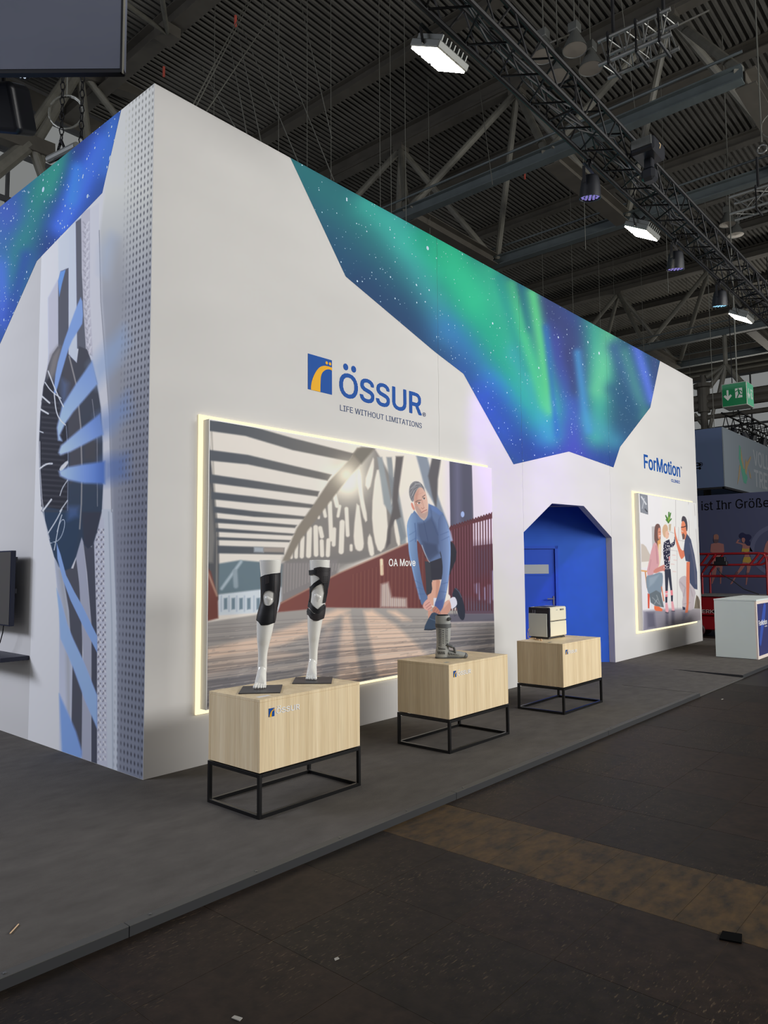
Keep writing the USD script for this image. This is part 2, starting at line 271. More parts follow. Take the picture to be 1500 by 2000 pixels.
class Ink:
    """a printer for flat artwork: colours at the points of a printed sheet, laid down shape by shape"""
    def __init__(s, P, base): s.P = P; s.C = np.tile(A(base, float), (len(P), 1)); s.t = lambda x, y: (x, y); s.k = 1.0
    def use(s, x0, y0, sc): s.t = crop(x0, y0, sc); s.k = 1 / sc; return s
    def _sel(s, q, pad): lo, hi = q.min(0) - pad, q.max(0) + pad; return np.nonzero((s.P[:, 0] > lo[0]) & (s.P[:, 0] < hi[0]) & (s.P[:, 1] > lo[1]) & (s.P[:, 1] < hi[1]))[0]
    def _lay(s, i, cov, col):
        col = A(col, float); s.C[i] = s.C[i] * (1 - cov[:, None]) + col * cov[:, None]
    def poly(s, pts, col, soft=.7, a=1.0, sm=0, grad=None):
        q = A([s.t(*p) for p in pts]); q = smooth2(q, sm) if sm else q; i = s._sel(q, soft)
        if not len(i): return s
        p = s.P[i]; d = np.full(len(p), 1e9); ins = np.zeros(len(p), bool)
        for m in range(len(q)):
            u, v = q[m], q[(m + 1) % len(q)]; e = v - u; w = p - u; t = np.clip((w @ e) / (e @ e + 1e-12), 0, 1); d = np.minimum(d, np.hypot(*(w - t[:, None] * e).T))
            cr = (u[1] > p[:, 1]) != (v[1] > p[:, 1]); xs = u[0] + (p[:, 1] - u[1]) / (v[1] - u[1] + 1e-12) * e[0]; ins ^= cr & (p[:, 0] < xs)
        cov = np.clip(.5 + np.where(ins, d, -d) / (2 * soft), 0, 1) * a
        if grad:  # (point a, colour a, point b, colour b)
            ga, ca, gb, cb = grad; ga, gb = A(s.t(*ga)), A(s.t(*gb)); t = np.clip(((p - ga) @ (gb - ga)) / ((gb - ga) @ (gb - ga)), 0, 1)[:, None]; col = A(ca, float) * (1 - t) + A(cb, float) * t
        s._lay(i, cov, col); return s
    def line(s, pts, w, col, soft=.6, a=1.0, sm=0):
        q = A([s.t(*p) for p in pts])
        for _ in range(sm): q = np.vstack([q[:1], np.stack([.75 * q[:-1] + .25 * q[1:], .25 * q[:-1] + .75 * q[1:]], 1).reshape(-1, 2), q[-1:]])
        w = w * s.k / 2; i = s._sel(q, w + soft); p = s.P[i]; d = np.full(len(p), 1e9)
        for u, v in zip(q[:-1], q[1:]): e = v - u; h = p - u; t = np.clip((h @ e) / (e @ e + 1e-12), 0, 1); d = np.minimum(d, np.hypot(*(h - t[:, None] * e).T))
        s._lay(i, np.clip(.5 + (w - d) / (2 * soft), 0, 1) * a, col); return s
    def glow(s, pts, w, col, a=1.0):
        q = A([s.t(*p) for p in pts]); w = w * s.k; i = s._sel(q, 3 * w); p = s.P[i]; d = np.full(len(p), 1e9)
        for u, v in zip(q[:-1], q[1:]) if len(q) > 1 else ((q[0], q[0]),): e = v - u; h = p - u; t = np.clip((h @ e) / (e @ e + 1e-12), 0, 1); d = np.minimum(d, np.hypot(*(h - t[:, None] * e).T))
        s._lay(i, np.exp(-(d / w) ** 2) * a, col); return s
    def done(s, k=.86): c = np.clip(s.C, 0, 255) / 255; return np.minimum(np.where(c <= .04045, c / 12.92, ((c + .055) / 1.055) ** 2.4) / k, .86)

# ================================================================== floor and stand platform
HF = -.045          # the hall floor lies a step below the stand's carpet
FL = thing('floor', 'dark brown rubber hall floor with a worn yellow stripe and tile joints', 'floor', kind='structure')
put(FL, 'floor_slab', MB().box(-14, 46, -14, 24, HF - .2, HF - .0075), 'rubber_far'); put(FL, 'joint_filler', MB().box(-6, 7.7, -9.2, -1.99, HF - .0074, HF - .0012), 'rubber_joint')
xs = [.462 + .66 * k for k in range(-9, 16)]
def seen(x0, x1, y0, y1, pad=60):
    q = px([(x, y, HF) for x in np.linspace(x0, x1, 4) for y in np.linspace(y0, y1, 4)]); d = (A([[x0, y0, HF], [x1, y1, HF]]) - CAM) @ FW
    return d.min() > .5 and ((q[:, 0] > -pad) & (q[:, 0] < 1500 + pad) & (q[:, 1] > 0) & (q[:, 1] < 2000 + pad)).any()
n_tile = 0; rest = {'rubber': MB(), 'rubber_yellow': MB()}
for i, x in enumerate(xs[:-1]):
    stripe = abs(x - .462) < .01
    dy = .255 if stripe else .51
    for k in range(int(7.2 / dy)):
        y1 = -1.99 - k * dy; y0 = y1 - dy
        if x > 7.5: continue
        if not seen(x, x + .66, y0, y1) or n_tile > 290: rest['rubber_yellow' if stripe else 'rubber'].obox(((x + x + .66) / 2, (y0 + y1) / 2, HF - .008), np.eye(3), (.33 - .0013, dy / 2 - .0013, .008)); continue
        z = HF + random.Random(i * 97 + k).uniform(-.0006, .0006)
        put(FL, 'floor_tile', MB().obox(((x + x + .66) / 2, (y0 + y1) / 2, z - .008), np.eye(3), (.33 - .0013, dy / 2 - .0013, .008)), 'rubber_yellow' if stripe else ('rubber', 'rubber_b')[(i * 3 + k * 5) % 7 % 2]); n_tile += 1
for k_, m_ in rest.items(): stage.GetPrimAtPath(put(FL, 'outer_tiles', m_, k_)).SetCustomDataByKey('kind', 'stuff')
put(FL, 'far_flooring', MB().box(7.722, 46, -14, -1.99, HF - .009, HF - .001), 'rubber_far')
PL = thing('floor', 'raised stand platform covered with dark grey carpet, edged with metal trim', 'floor', kind='structure')
put(PL, 'carpet', MB().box(-11, 6.4, -1.98, 12, HF + .001, 0), 'carpet'); put(PL, 'carpet', MB().box(6.4, 8.27, -1.0, 12, HF + .001, 0), 'carpet'); put(PL, 'carpet', MB().box(8.27, 13.35, -1.97, 12, HF + .001, 0), 'carpet')
rp = MB().add([(6.405, -1.0, 0), (8.265, -1.0, 0), (8.265, -1.97, HF + .012), (6.405, -1.97, HF + .012), (6.405, -1.0, HF), (8.265, -1.0, HF), (8.265, -1.97, HF), (6.405, -1.97, HF)],
              [(0, 2, 1), (0, 3, 2), (4, 5, 6), (4, 6, 7), (0, 4, 7), (0, 7, 3), (1, 2, 6), (1, 6, 5), (3, 7, 6), (3, 6, 2)])
put(PL, 'ramp', rp, 'carpet', label='carpeted ramp sloping down in front of the doorway')
def trim_run(x0, x1):
    m = MB().box(x0 + .002, x1 - .002, -1.994, -1.9805, HF, -.0005); put(PL, 'edge_trim', m, 'trim_metal')
    put(PL, 'trim_lip', MB().box(x0 + .002, x1 - .002, -1.994, -1.945, .0002, .003), 'trim_lip')
    for x in np.arange(x0 + .12, x1 - .05, .62): put(PL, 'screw', MB().lathe([(0, .0045), (.006, .004), (.007, .003), (.007, .0)], (x, -1.968, .003), n=10), 'screw')
for a, b in ((-6.2, -3.75), (-3.75, -1.25), (-1.25, 1.25), (1.25, 3.75), (3.75, 6.4)): trim_run(a, b)
put(PL, 'edge_trim', MB().box(8.27, 13.35, -1.984, -1.9705, HF, 0), 'trim_metal'); put(PL, 'ramp_edge', MB().box(6.405, 8.265, -1.988, -1.9705, HF, HF + .014), 'trim_lip')
put(PL, 'end_trim', MB().box(6.4, 6.404, -1.98, -1.0, HF, .002), 'trim_metal'); put(PL, 'end_trim', MB().box(8.266, 8.27, -1.97, -1.0, HF, .002), 'trim_metal')

# ================================================================== stand walls
H = 5.5; W = 12.78; G = .0014
door = [(5.66, -1), (5.66, 2.035), (6.475, 2.475), (7.49, 2.495), (8.475, 2.03), (8.475, -1)]
WF = thing('wall_front', 'tall white fabric front wall of the trade fair stand with an aurora print along its top', 'wall', kind='structure')
def panel(parent, poly, y=0.0):
    put(parent, 'fabric_panel', MB().ext(poly, -.1, (0, y, 0), X, Z), 'fabric')
seam = [0, 3.775, 5.66, 8.475, W]
for a, b in zip(seam[:-1], seam[1:]): panel(WF, sbox(a + (G if a else 0), .0, b - G, H).difference(Polygon(door)))
WL = thing('wall_left', 'white fabric side wall of the stand printed with a close view of a black knee device', 'wall', kind='structure')
put(WL, 'fabric_panel', MB().box(0, .1, .1, 8.5, 0, H), 'fabric')
WR = thing('wall_right', 'white fabric end wall of the stand behind the family picture', 'wall', kind='structure')
put(WR, 'fabric_panel', MB().box(W - .1, W, .1, 8.5, 0, H), 'fabric')
WB = thing('wall_back', 'plain white back wall closing the stand', 'wall', kind='structure')
put(WB, 'fabric_panel', MB().box(.1, W - .1, 8.4, 8.5, 0, H), 'fabric_edge')
# ---- aurora, front
aur = Polygon([(1.455, H), (2.21, 4.559), (3.72, 4.097), (4.291, 3.951), (5.432, 2.938), (7.038, 3.294), (8.625, 3.206), (8.922, 3.587), (10.345, 4.496), (10.924, H)])
def aurora_front(P):
    k = Ink(P, (48, 88, 124))
    k.glow([(560, 300), (700, 420), (800, 520)], 70, (52, 128, 134), .9); k.glow([(620, 520), (760, 600), (900, 760)], 70, (46, 84, 124), .7); k.glow([(700, 560), (860, 690)], 30, (46, 72, 116), .6)
    k.glow([(770, 430), (840, 560), (880, 640)], 34, (74, 176, 186), .7); k.glow([(720, 400), (800, 470)], 34, (70, 196, 180), .75); k.glow([(800, 470), (858, 520)], 22, (84, 205, 200), .6)
    k.glow([(890, 640), (985, 760), (1040, 860)], 46, (62, 122, 204), .85); k.glow([(960, 800), (1040, 890), (1190, 900)], 46, (44, 74, 150), .95); k.glow([(900, 730), (980, 840)], 30, (50, 92, 178), .7)
    k.glow([(1090, 640), (1105, 760), (1120, 880)], 40, (72, 80, 184), .95); k.glow([(1055, 580), (1110, 650), (1125, 700)], 30, (62, 74, 128), .95); k.glow([(1115, 690), (1125, 760)], 16, (60, 66, 120), .8)
    k.glow([(840, 465), (905, 560), (985, 690), (1060, 800)], 44, (38, 178, 146), .92); k.glow([(880, 490), (930, 580)], 44, (50, 196, 150), .95); k.glow([(955, 530), (1000, 640), (1050, 760)], 30, (56, 188, 152), .9)
    k.glow([(1010, 690), (1055, 790), (1075, 850)], 24, (64, 168, 190), .75); k.glow([(975, 545), (1000, 640), (1030, 720)], 12, (44, 150, 150), .6); k.glow([(1000, 555), (1030, 680), (1062, 790)], 11, (84, 208, 146), .7)
    k.glow([(1022, 560), (1036, 640)], 10, (40, 120, 140), .75); k.glow([(1040, 572), (1058, 680), (1074, 800)], 13, (94, 208, 144), .95); k.glow([(1066, 640), (1082, 790), (1088, 850)], 7, (50, 110, 190), .7)
    k.glow([(1165, 630), (1172, 740), (1166, 850)], 26, (70, 176, 160), .9); k.glow([(1190, 650), (1170, 760)], 22, (104, 204, 160), .85); k.glow([(1128, 690), (1142, 800), (1150, 840)], 9, (74, 150, 210), .8); k.glow([(1150, 820), (1200, 862)], 20, (74, 160, 190), .6)
    k.glow([(1200, 680), (1250, 780)], 16, (60, 96, 150), .8); k.glow([(1222, 690), (1258, 810)], 14, (84, 160, 150), .6); k.glow([(1244, 680), (1274, 780)], 12, (92, 122, 226), .95); k.glow([(1278, 700), (1284, 760)], 10, (70, 84, 140), .7)
    k.glow([(1195, 760), (1240, 800)], 16, (46, 90, 130), .6); return k.done(1.06)
for a, b in zip(seam[:-1], seam[1:]):
    g = aur.intersection(sbox(a + G, 0, b - G, H)); pts, tri = poly_grid(g, .035); P3 = np.c_[pts[:, 0], np.full(len(pts), -.0016), pts[:, 1]]
    put(WF, 'aurora_print', (P3, tri), 'print_stars', label='printed night sky with green and blue aurora' if a == 0 else None, col=aurora_front(px(P3)))
# ---- aurora, side
aul = Polygon([(.519, H), (.817, 4.868), (2.101, 4.623), (2.942, 3.962), (4.6, 3.0), (6.4, 2.9), (8.4, 3.6), (8.4, H)])
def aurora_side(P):
    k = Ink(P, (52, 92, 168))
    k.glow([(170, 250), (120, 340), (90, 480)], 42, (40, 66, 140), .9); k.glow([(95, 330), (40, 470), (20, 560)], 34, (44, 146, 132), .95); k.glow([(120, 300), (95, 370)], 18, (52, 160, 140), .8)
    k.glow([(200, 280), (160, 360), (120, 440)], 24, (76, 128, 252), .95); k.glow([(150, 330), (140, 390)], 14, (70, 150, 250), .8); k.glow([(222, 240), (205, 330)], 18, (72, 130, 226), .8)
    k.glow([(10, 420), (-30, 500)], 40, (70, 96, 190), .9); k.glow([(0, 520), (10, 620)], 20, (84, 116, 232), .8); k.glow([(50, 500), (20, 620)], 16, (46, 84, 170), .8); k.glow([(-60, 480), (-300, 700)], 60, (50, 150, 150), .8); return k.done(.95)
pts, tri = poly_grid(aul, .04); P3 = np.c_[np.full(len(pts), -.0016), pts[:, 0], pts[:, 1]]; put(WL, 'aurora_print', (P3, tri[:, ::-1]), 'print_stars', col=aurora_side(px(P3)), label='printed night sky with green and blue aurora')
# ---- knee device artwork, side
def device_print(P, yz):
    k = Ink(P, (236, 235, 240)); y, z = yz[:, 0], yz[:, 1]
    k.use(0, 450, 3.6375)   # upper crop
    a = lambda *q: [(x, v) for x, v in q]; b = lambda *q: [(x, v + 2000.6) for x, v in q]
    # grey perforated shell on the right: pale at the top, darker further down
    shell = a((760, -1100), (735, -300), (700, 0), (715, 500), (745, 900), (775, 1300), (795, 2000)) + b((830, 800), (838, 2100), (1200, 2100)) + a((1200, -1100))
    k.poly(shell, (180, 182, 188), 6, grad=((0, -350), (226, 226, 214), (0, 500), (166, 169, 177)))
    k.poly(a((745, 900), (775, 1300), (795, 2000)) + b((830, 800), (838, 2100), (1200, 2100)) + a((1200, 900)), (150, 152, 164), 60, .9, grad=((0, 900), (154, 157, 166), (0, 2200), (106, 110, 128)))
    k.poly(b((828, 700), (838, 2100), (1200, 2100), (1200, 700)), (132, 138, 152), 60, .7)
    for w_, q in ((60, a((815, 760), (860, 500), (830, 100))), (40, a((880, 1400), (850, 1000)))): k.glow(q, w_, (150, 150, 152), .35)
    # liner, straps and braid
    k.poly(a((340, 480), (410, 340), (407, 70), (487, -8), (540, -50), (545, 900), (420, 900), (340, 1000)), (208, 214, 232), 3); k.poly(a((340, 480), (412, 345), (415, 830), (345, 1010)), (196, 196, 206), 2)
    k.poly(a((487, -60), (575, -120), (575, 0), (548, 940), (520, 960), (490, 880)), (205, 212, 234), 2)
    k.poly(a((538, -60), (578, -90), (582, 300), (612, 850), (548, 840)), (98, 100, 110), .8); k.poly(a((430, 290), (487, 266), (487, 890), (414, 825), (413, 360)), (90, 92, 102), .8)
    k.poly(a((575, -120), (642, -160), (642, 500), (668, 905), (612, 860), (592, 560)), (196, 194, 202), .8)
    k.poly(a((640, -160), (705, -200), (703, 0), (715, 500), (745, 900), (775, 1300), (792, 2000), (735, 2000), (730, 1500), (700, 1150), (660, 905), (640, 500)), (214, 214, 218), .9)
    k.poly(b((722, -20), (800, -20), (832, 800), (838, 2000), (762, 2000), (752, 800)), (200, 206, 214), .9); k.line(b((800, 0), (832, 800), (836, 1900)), 7, (150, 156, 170), .6); k.line(a((705, 0), (716, 500), (746, 900), (776, 1300), (793, 2000)), 6, (150, 152, 160), .6)
    k.line(b((772, 0), (795, 800), (803, 1900)), 10, (178, 186, 196), .8)
    # lower strips
    k.poly(b((385, 330), (470, 420), (520, 760), (530, 1750), (415, 1760), (420, 700)), (196, 202, 220), 2, grad=((400, 2400), (176, 182, 196), (400, 3700), (206, 210, 226)))
    k.line(b((430, 420), (480, 800), (490, 1600)), 18, (158, 158, 156), 5, .7)
    k.poly(b((440, 400), (520, 400), (545, 320), (585, 700), (585, 1760), (508, 1500), (515, 1100), (490, 700)), (82, 84, 94), .9); k.poly(b((538, 310), (582, 140), (612, 400), (650, 800), (645, 1790), (578, 1770), (590, 1000), (562, 500)), (170, 173, 188), .8)
    k.poly(b((592, 220), (650, 250), (672, 210), (690, 900), (690, 1800), (648, 1785), (650, 800), (618, 430)), (76, 79, 92), .8)
    k.poly(b((668, 220), (692, 90), (738, 40), (750, 800), (762, 1830), (690, 1800), (690, 900)), (196, 198, 210), .8)
    rr = random.Random(3)
    for j, y0 in enumerate(range(-60, 880, 34)):
        o = 10 if j % 2 else 0; k.line(a((590 + o + max(0, y0 - 400) * .05, y0), (612 + o + max(0, y0 - 400) * .05, y0 + 26)), 7, (166, 164, 172), 1.2); k.line(a((632 - o + max(0, y0 - 400) * .04, y0), (614 - o + max(0, y0 - 400) * .05, y0 + 28)), 7, (226, 224, 230), 1.2)
    for j, y0 in enumerate(range(120, 1760, 52)):
        f = max(0, 1 - max(0, y0 - 1100) / 700); x0 = 684 + (y0 > 600) * 12
        for dx in (0, 34): k.line(b((x0 + dx, y0 + 30), (x0 + dx + 18, y0 + 4)), 9, (110, 108, 120), .8, .35 + .6 * f); k.line(b((x0 + dx + 4, y0 + 2), (x0 + dx + 20, y0 + 30)), 9, (232, 232, 238), .8, .7)
    # the black lens
    lens = a((372, 880), (342, 960), (310, 1100), (287, 1300), (278, 1500), (281, 1700), (290, 1880)) + b((305, 0), (340, 150), (385, 320), (425, 390), (460, 416), (505, 400), (540, 320), (580, 180), (600, 235), (625, 258), (660, 235), (690, 130), (716, 20)) + a((724, 1980), (733, 1800), (731, 1500), (716, 1250), (690, 1080), (650, 930), (618, 845), (560, 822), (545, 940), (505, 900), (440, 832), (410, 825))
    k.poly(lens, (58, 60, 70), .9, grad=((600, 900), (72, 73, 82), (450, 2300), (48, 66, 88)))
    k.poly(a((365, 890), (415, 822), (440, 836), (400, 1010), (360, 1090), (335, 1020)), (128, 124, 124), 6); k.poly(a((440, 900), (492, 890), (545, 1100), (575, 1400), (583, 1700), (500, 1800), (480, 1300)), (76, 76, 84), 3)
    k.poly(a((590, 1480), (690, 1440), (690, 1640), (590, 1640)), (78, 76, 80), 6, .8)
    k.poly(a((310, 1110), (350, 1040), (440, 1190), (480, 1340), (485, 1990), (296, 1960), (281, 1500), (290, 1300)), (42, 43, 52), 2)
    for j in range(22): yy = 1215 + j * 37; k.line(a((300, yy), (420 + j * 3, yy + 12)), 13, (70, 70, 78), 1.6, .8)
    k.poly(b((310, 0), (480, 0), (570, 0), (560, 150), (520, 340), (465, 412), (420, 385), (360, 220)), (46, 66, 90), 3); k.poly(b((580, 0), (720, 0), (690, 130), (660, 235), (625, 258), (595, 220)), (58, 62, 76), 2)
    k.line(a((492, 895), (545, 1110), (573, 1390), (582, 1700)) + b((578, -60), (566, 120)), 9, (168, 164, 162), 1.0, .9); k.line(a((655, 1200), (690, 1480), (692, 1960)), 4, (150, 150, 158), .7); k.line(a((690, 1090), (718, 1260), (730, 1500), (731, 1800)), 6, (180, 184, 194), .7, .8); k.line(a((470, 1390), (484, 1600), (480, 1990)), 4, (150, 160, 180), .7)
    k.line(a((283, 1500), (285, 1700), (298, 1900)) + b((318, 60), (352, 190)), 5, (205, 205, 210), .7)
    # blue air blades
    blu, pale = (136, 168, 230), (170, 196, 238)
    k.poly(a((430, 292), (466, 280), (440, 380), (421, 470), (413, 360)), (112, 158, 232), .8)
    k.poly(a((582, 455), (592, 650), (560, 705), (500, 800), (455, 950), (405, 1125), (392, 1172), (381, 1150), (398, 980), (450, 800), (490, 690), (545, 540)), blu, 1.2, sm=1)
    k.poly(a((655, 925), (694, 1090), (600, 1200), (520, 1290), (462, 1375), (424, 1455), (442, 1497), (413, 1492), (404, 1400), (440, 1250), (540, 1090)), blu, 2.2, grad=((430, 1400), (176, 202, 248), (680, 960), (128, 160, 218)))
    k.poly(a((640, 960), (745, 815), (880, 680), (920, 800), (830, 960), (690, 1110)), (150, 176, 212), 14, .62); k.poly(a((712, 300), (720, 120), (790, 20), (830, 60), (760, 330)), (176, 190, 210), 14, .6)
    k.poly(a((415, 1580), (432, 1530), (560, 1420), (712, 1300), (735, 1450), (600, 1520), (500, 1572), (430, 1596)), blu, 2.5, grad=((430, 1560), (182, 206, 248), (720, 1370), (112, 146, 214))); k.poly(a((690, 1320), (772, 1270), (910, 1150), (935, 1300), (785, 1445), (700, 1470)), (118, 146, 198), 14, .62)
    k.poly(a((418, 1690), (480, 1630), (487, 1655), (432, 1720)), (226, 234, 250), .8, sm=1); k.poly(a((418, 1712), (432, 1706), (480, 1682), (600, 1660), (745, 1640), (745, 1800), (600, 1797), (480, 1772), (428, 1745)), blu, 3, grad=((440, 1720), (172, 198, 246), (740, 1720), (86, 124, 202))); k.poly(a((720, 1630), (790, 1600), (910, 1590), (910, 1760), (792, 1792), (720, 1800)), (82, 112, 176), 14, .62)
    k.poly(a((440, 1060), (480, 1090), (470, 1180), (440, 1240)), (110, 140, 200), 8, .5)
    k.poly(b((402, 220), (430, 300), (470, 450), (530, 570), (582, 660), (690, 880), (690, 1000), (640, 900), (580, 790), (500, 625), (450, 490), (408, 330)), (140, 172, 234), .9)
    k.poly(b((400, 540), (430, 620), (480, 800), (520, 900), (590, 1050), (690, 1300), (690, 1540), (600, 1330), (520, 1110), (480, 1010), (430, 900), (418, 700)), (152, 182, 238), 1.6); k.poly(b((420, 1290), (480, 1420), (540, 1560), (582, 1700), (578, 1790), (500, 1760), (440, 1730)), (132, 166, 232), 2.5)
    k.poly(b((480, 1900 - 2000 + 60), (560, -40), (555, 30), (480, 60)), (90, 120, 180), 6, .5)
    w_ = (232, 240, 252)
    for q, wd in ((a((320, 1080), (360, 1140), (432, 1192)), 8), (a((342, 1000), (400, 1150), (450, 1252)), 9), (a((385, 1160), (398, 1290), (428, 1350), (465, 1382)), 9), (a((300, 1180), (352, 1226)), 13), (a((290, 1272), (342, 1302)), 13), (a((283, 1692), (325, 1660), (370, 1656)), 13), (a((480, 1775), (442, 1830), (426, 1884)), 6), (a((305, 1992), (365, 1912)), 13), (a((425, 1996), (480, 1918)), 7),
                  (b((342, 150), (400, 60), (440, -20)), 8), (b((385, 270), (400, 190), (420, 80), (440, 20)), 6), (b((360, 220), (420, 205), (455, 130), (462, 50), (430, 60), (405, 140)), 4), (a((283, 1428), (306, 1436)), 8)): k.line(q, wd * .85, w_, .6, sm=3)
    # perforations, fading away from the corner
    c0, pit, pz = .022, .0515, .0605
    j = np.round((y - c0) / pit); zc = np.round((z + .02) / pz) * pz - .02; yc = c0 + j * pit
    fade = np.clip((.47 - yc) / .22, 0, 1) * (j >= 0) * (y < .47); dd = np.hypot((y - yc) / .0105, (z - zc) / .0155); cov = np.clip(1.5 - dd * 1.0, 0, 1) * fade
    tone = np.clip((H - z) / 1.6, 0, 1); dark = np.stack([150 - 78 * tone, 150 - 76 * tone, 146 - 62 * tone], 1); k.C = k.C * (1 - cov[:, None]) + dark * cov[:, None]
    k.C[(y > .0435) & (y < .0485)] *= .86; k.C[y < .006] = (196, 197, 198); return k.done(.84)
ny, nz = 300, 760
uv, tri = rect_grid(.0, 2.0, .002, 5.498, ny, nz); c = uv[tri].mean(1)
import shapely
keep = ~shapely.contains_xy(aul.buffer(-.006), c[:, 0], c[:, 1]); tri = tri[keep]; ids = np.unique(tri); mp = np.full(len(uv), -1); mp[ids] = np.arange(len(ids)); uv, tri = uv[ids], mp[tri]
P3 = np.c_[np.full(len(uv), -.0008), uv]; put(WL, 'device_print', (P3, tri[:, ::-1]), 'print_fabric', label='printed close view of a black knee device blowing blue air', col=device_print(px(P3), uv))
# ---- lettering on the front wall
def lettered(parent, y=-.0012, s=''):
    return lambda name, m, mt, **k: put(parent, name, m, mt, **k)
def emblem(parent, x0, x1, z0, z1, y, border=False):
    w, h = x1 - x0, z1 - z0; U = lambda q: [(x0 + u * w, z0 + v * h) for u, v in q]; d = .0025
    sq = sbox(x0, z0, x1, z1); arch = Polygon(U(smooth_arch())); dots = [Polygon(U(disc(c, .05, .045))) for c in ((.77, .88), (.917, .88))]
    if border: put(parent, 'emblem_border', MB().ext(sbox(x0 - w * .06, z0 - h * .05, x1 + w * .06, z1 + h * .05).difference(sq), -d, (0, y + .0005, 0), X, Z), 'logo_white')
    parent = put(parent, 'emblem_square', MB().ext(sq, d, (0, y, 0), X, Z), 'logo_blue')
    put(parent, 'emblem_arch', MB().ext(arch.intersection(sq), d, (0, y - .0012, 0), X, Z), 'logo_gold')
    for g in dots: put(parent, 'emblem_dot', MB().ext(g, d, (0, y - .0012, 0), X, Z), 'logo_gold')
def smooth_arch():
    from scipy.interpolate import CubicSpline
    def sp(q, n=16): t = np.linspace(0, 1, len(q)); s = np.linspace(0, 1, n); return list(zip(CubicSpline(t, [a for a, _ in q])(s), CubicSpline(t, [b for _, b in q])(s)))
    return sp([(.116, -.02), (.155, .25), (.28, .49), (.45, .68), (.68, .78), (1.02, .785)]) + sp([(1.02, .685), (.80, .70), (.61, .59), (.53, .455), (.51, .3), (.5, -.02)])
def wordmark(parent, x0, x1, z0, z1, y, mt):
    t = meshkit.text_mesh('OSSUR', 1, 1); put(parent, 'wordmark_lettering', text('OSSUR', x0, x1, z0, z1, (0, y, 0), X, Z, bold=True), mt)
    w, h = x1 - x0, z1 - z0
    for c in (.070, .158): put(parent, 'wordmark_dot', MB().ext(disc((x0 + c * w, z1 + .24 * h), .027 * w, .135 * h), .002, (0, y, 0), X, Z), mt)
# text() and ext() grow along ex x ey = -y, out of the wall
emblem(WF, 1.684, 2.008, 3.292, 3.640, -.0005)
wordmark(WF, 2.112, 3.447, 3.296, 3.552, -.0005, 'logo_blue')
put(WF, 'slogan_lettering', text('LIFE WITHOUT LIMITATIONS', 2.122, 3.447, 3.152, 3.212, (0, -.0005, 0), X, Z), 'logo_grey')
put(WF, 'registered_mark', text('®', 3.463, 3.523, 3.296, 3.345, (0, -.0005, 0), X, Z), 'logo_grey')
put(WF, 'clinic_wordmark', text('ForMotion', 9.95, 11.80, 3.312, 3.585, (0, -.0005, 0), X, Z, bold=True), 'logo_blue')
put(WF, 'clinic_word', text('CLINIC', 11.29, 11.77, 3.182, 3.240, (0, -.0005, 0), X, Z, bold=True), 'logo_blue'); put(WF, 'trade_mark', text('TM', 11.83, 11.91, 3.50, 3.54, (0, -.0005, 0), X, Z), 'logo_grey')

# ================================================================== doorway with the blue room behind
BP = A([8.47, .1, 0]); BD = A([-.656, .755, 0]); BN = A([-.755, -.656, 0])      # blue wall runs diagonally back from the right jamb
WBL = thing('wall_inner', 'diagonal blue wall of the entrance recess behind the angular doorway', 'wall', kind='structure')
put(WBL, 'blue_panel', MB().ext([(0, 0), (.72, 0), (.72, 1.9), (1.9, 1.9), (1.9, 0), (4.2, 0), (4.2, 2.95), (0, 2.95)], -.06, BP, BD, Z), 'blue_wall') if False else None
def bx(s0, s1, z0, z1, d0, d1): return MB().obox(BP + BD * (s0 + s1) / 2 + Z * (z0 + z1) / 2 + BN * (d0 + d1) / 2, [BD, BN, Z], ((s1 - s0) / 2, (d1 - d0) / 2, (z1 - z0) / 2))
put(WBL, 'blue_panel', bx(0, .83, 0, 2.95, -.06, 0), 'blue_wall'); put(WBL, 'blue_panel', bx(.83, 1.85, 1.89, 2.95, -.06, 0), 'blue_wall'); put(WBL, 'blue_panel', bx(1.85, 4.2, 0, 2.95, -.06, 0), 'blue_wall')
put(WBL, 'white_rail', bx(.25, 1.6, 2.545, 2.57, .001, .025), 'white_paint')
WI2 = thing('wall_inner', 'blue side wall of the entrance recess seen through the doorway', 'wall', kind='structure')
put(WI2, 'blue_panel', MB().box(5.55, 5.64, .105, 3.3, 0, 2.95), 'blue_wall')
CI = thing('ceiling', 'blue ceiling board over the entrance recess', 'ceiling', kind='structure'); put(CI, 'ceiling_board', MB().box(5.55, 8.6, .105, 3.3, 2.95, 3.0), 'blue_wall')
D1 = thing('door_1', 'blue panel door with a frosted window strip in the entrance recess', 'door', kind='structure')
put(D1, 'door_frame', bx(.80, .85, 0, 1.90, -.03, .018).mesh(trimesh.Trimesh(*bx(1.83, 1.88, 0, 1.90, -.03, .018).get(), process=False)).mesh(trimesh.Trimesh(*bx(.80, 1.88, 1.855, 1.90, -.03, .018).get(), process=False)), 'blue_door')
DL = put(D1, 'door_leaf', bx(.856, 1.824, .008, 1.85, -.05, -.008), 'blue_door'); put(DL, 'glazing_bead', bx(.925, 1.75, 1.415, 1.625, -.01, -.002), 'blue_door')
put(DL, 'window_pane', bx(.955, 1.72, 1.445, 1.595, -.004, .001), 'frosted', label='frosted glass strip')
dh = MB().mesh(trimesh.Trimesh(*bx(.872, .896, .93, 1.075, -.008, .004).get(), process=False)); dh.bar(BP + BD * .885 + Z * 1.035 + BN * .004, BP + BD * .885 + Z * 1.035 + BN * .05, .014, .014); dh.bar(BP + BD * .885 + Z * 1.035 + BN * .05, BP + BD * 1.0 + Z * 1.035 + BN * .05, .014, .018)
put(DL, 'door_handle', dh, 'steel_satin', label='satin metal lever handle')

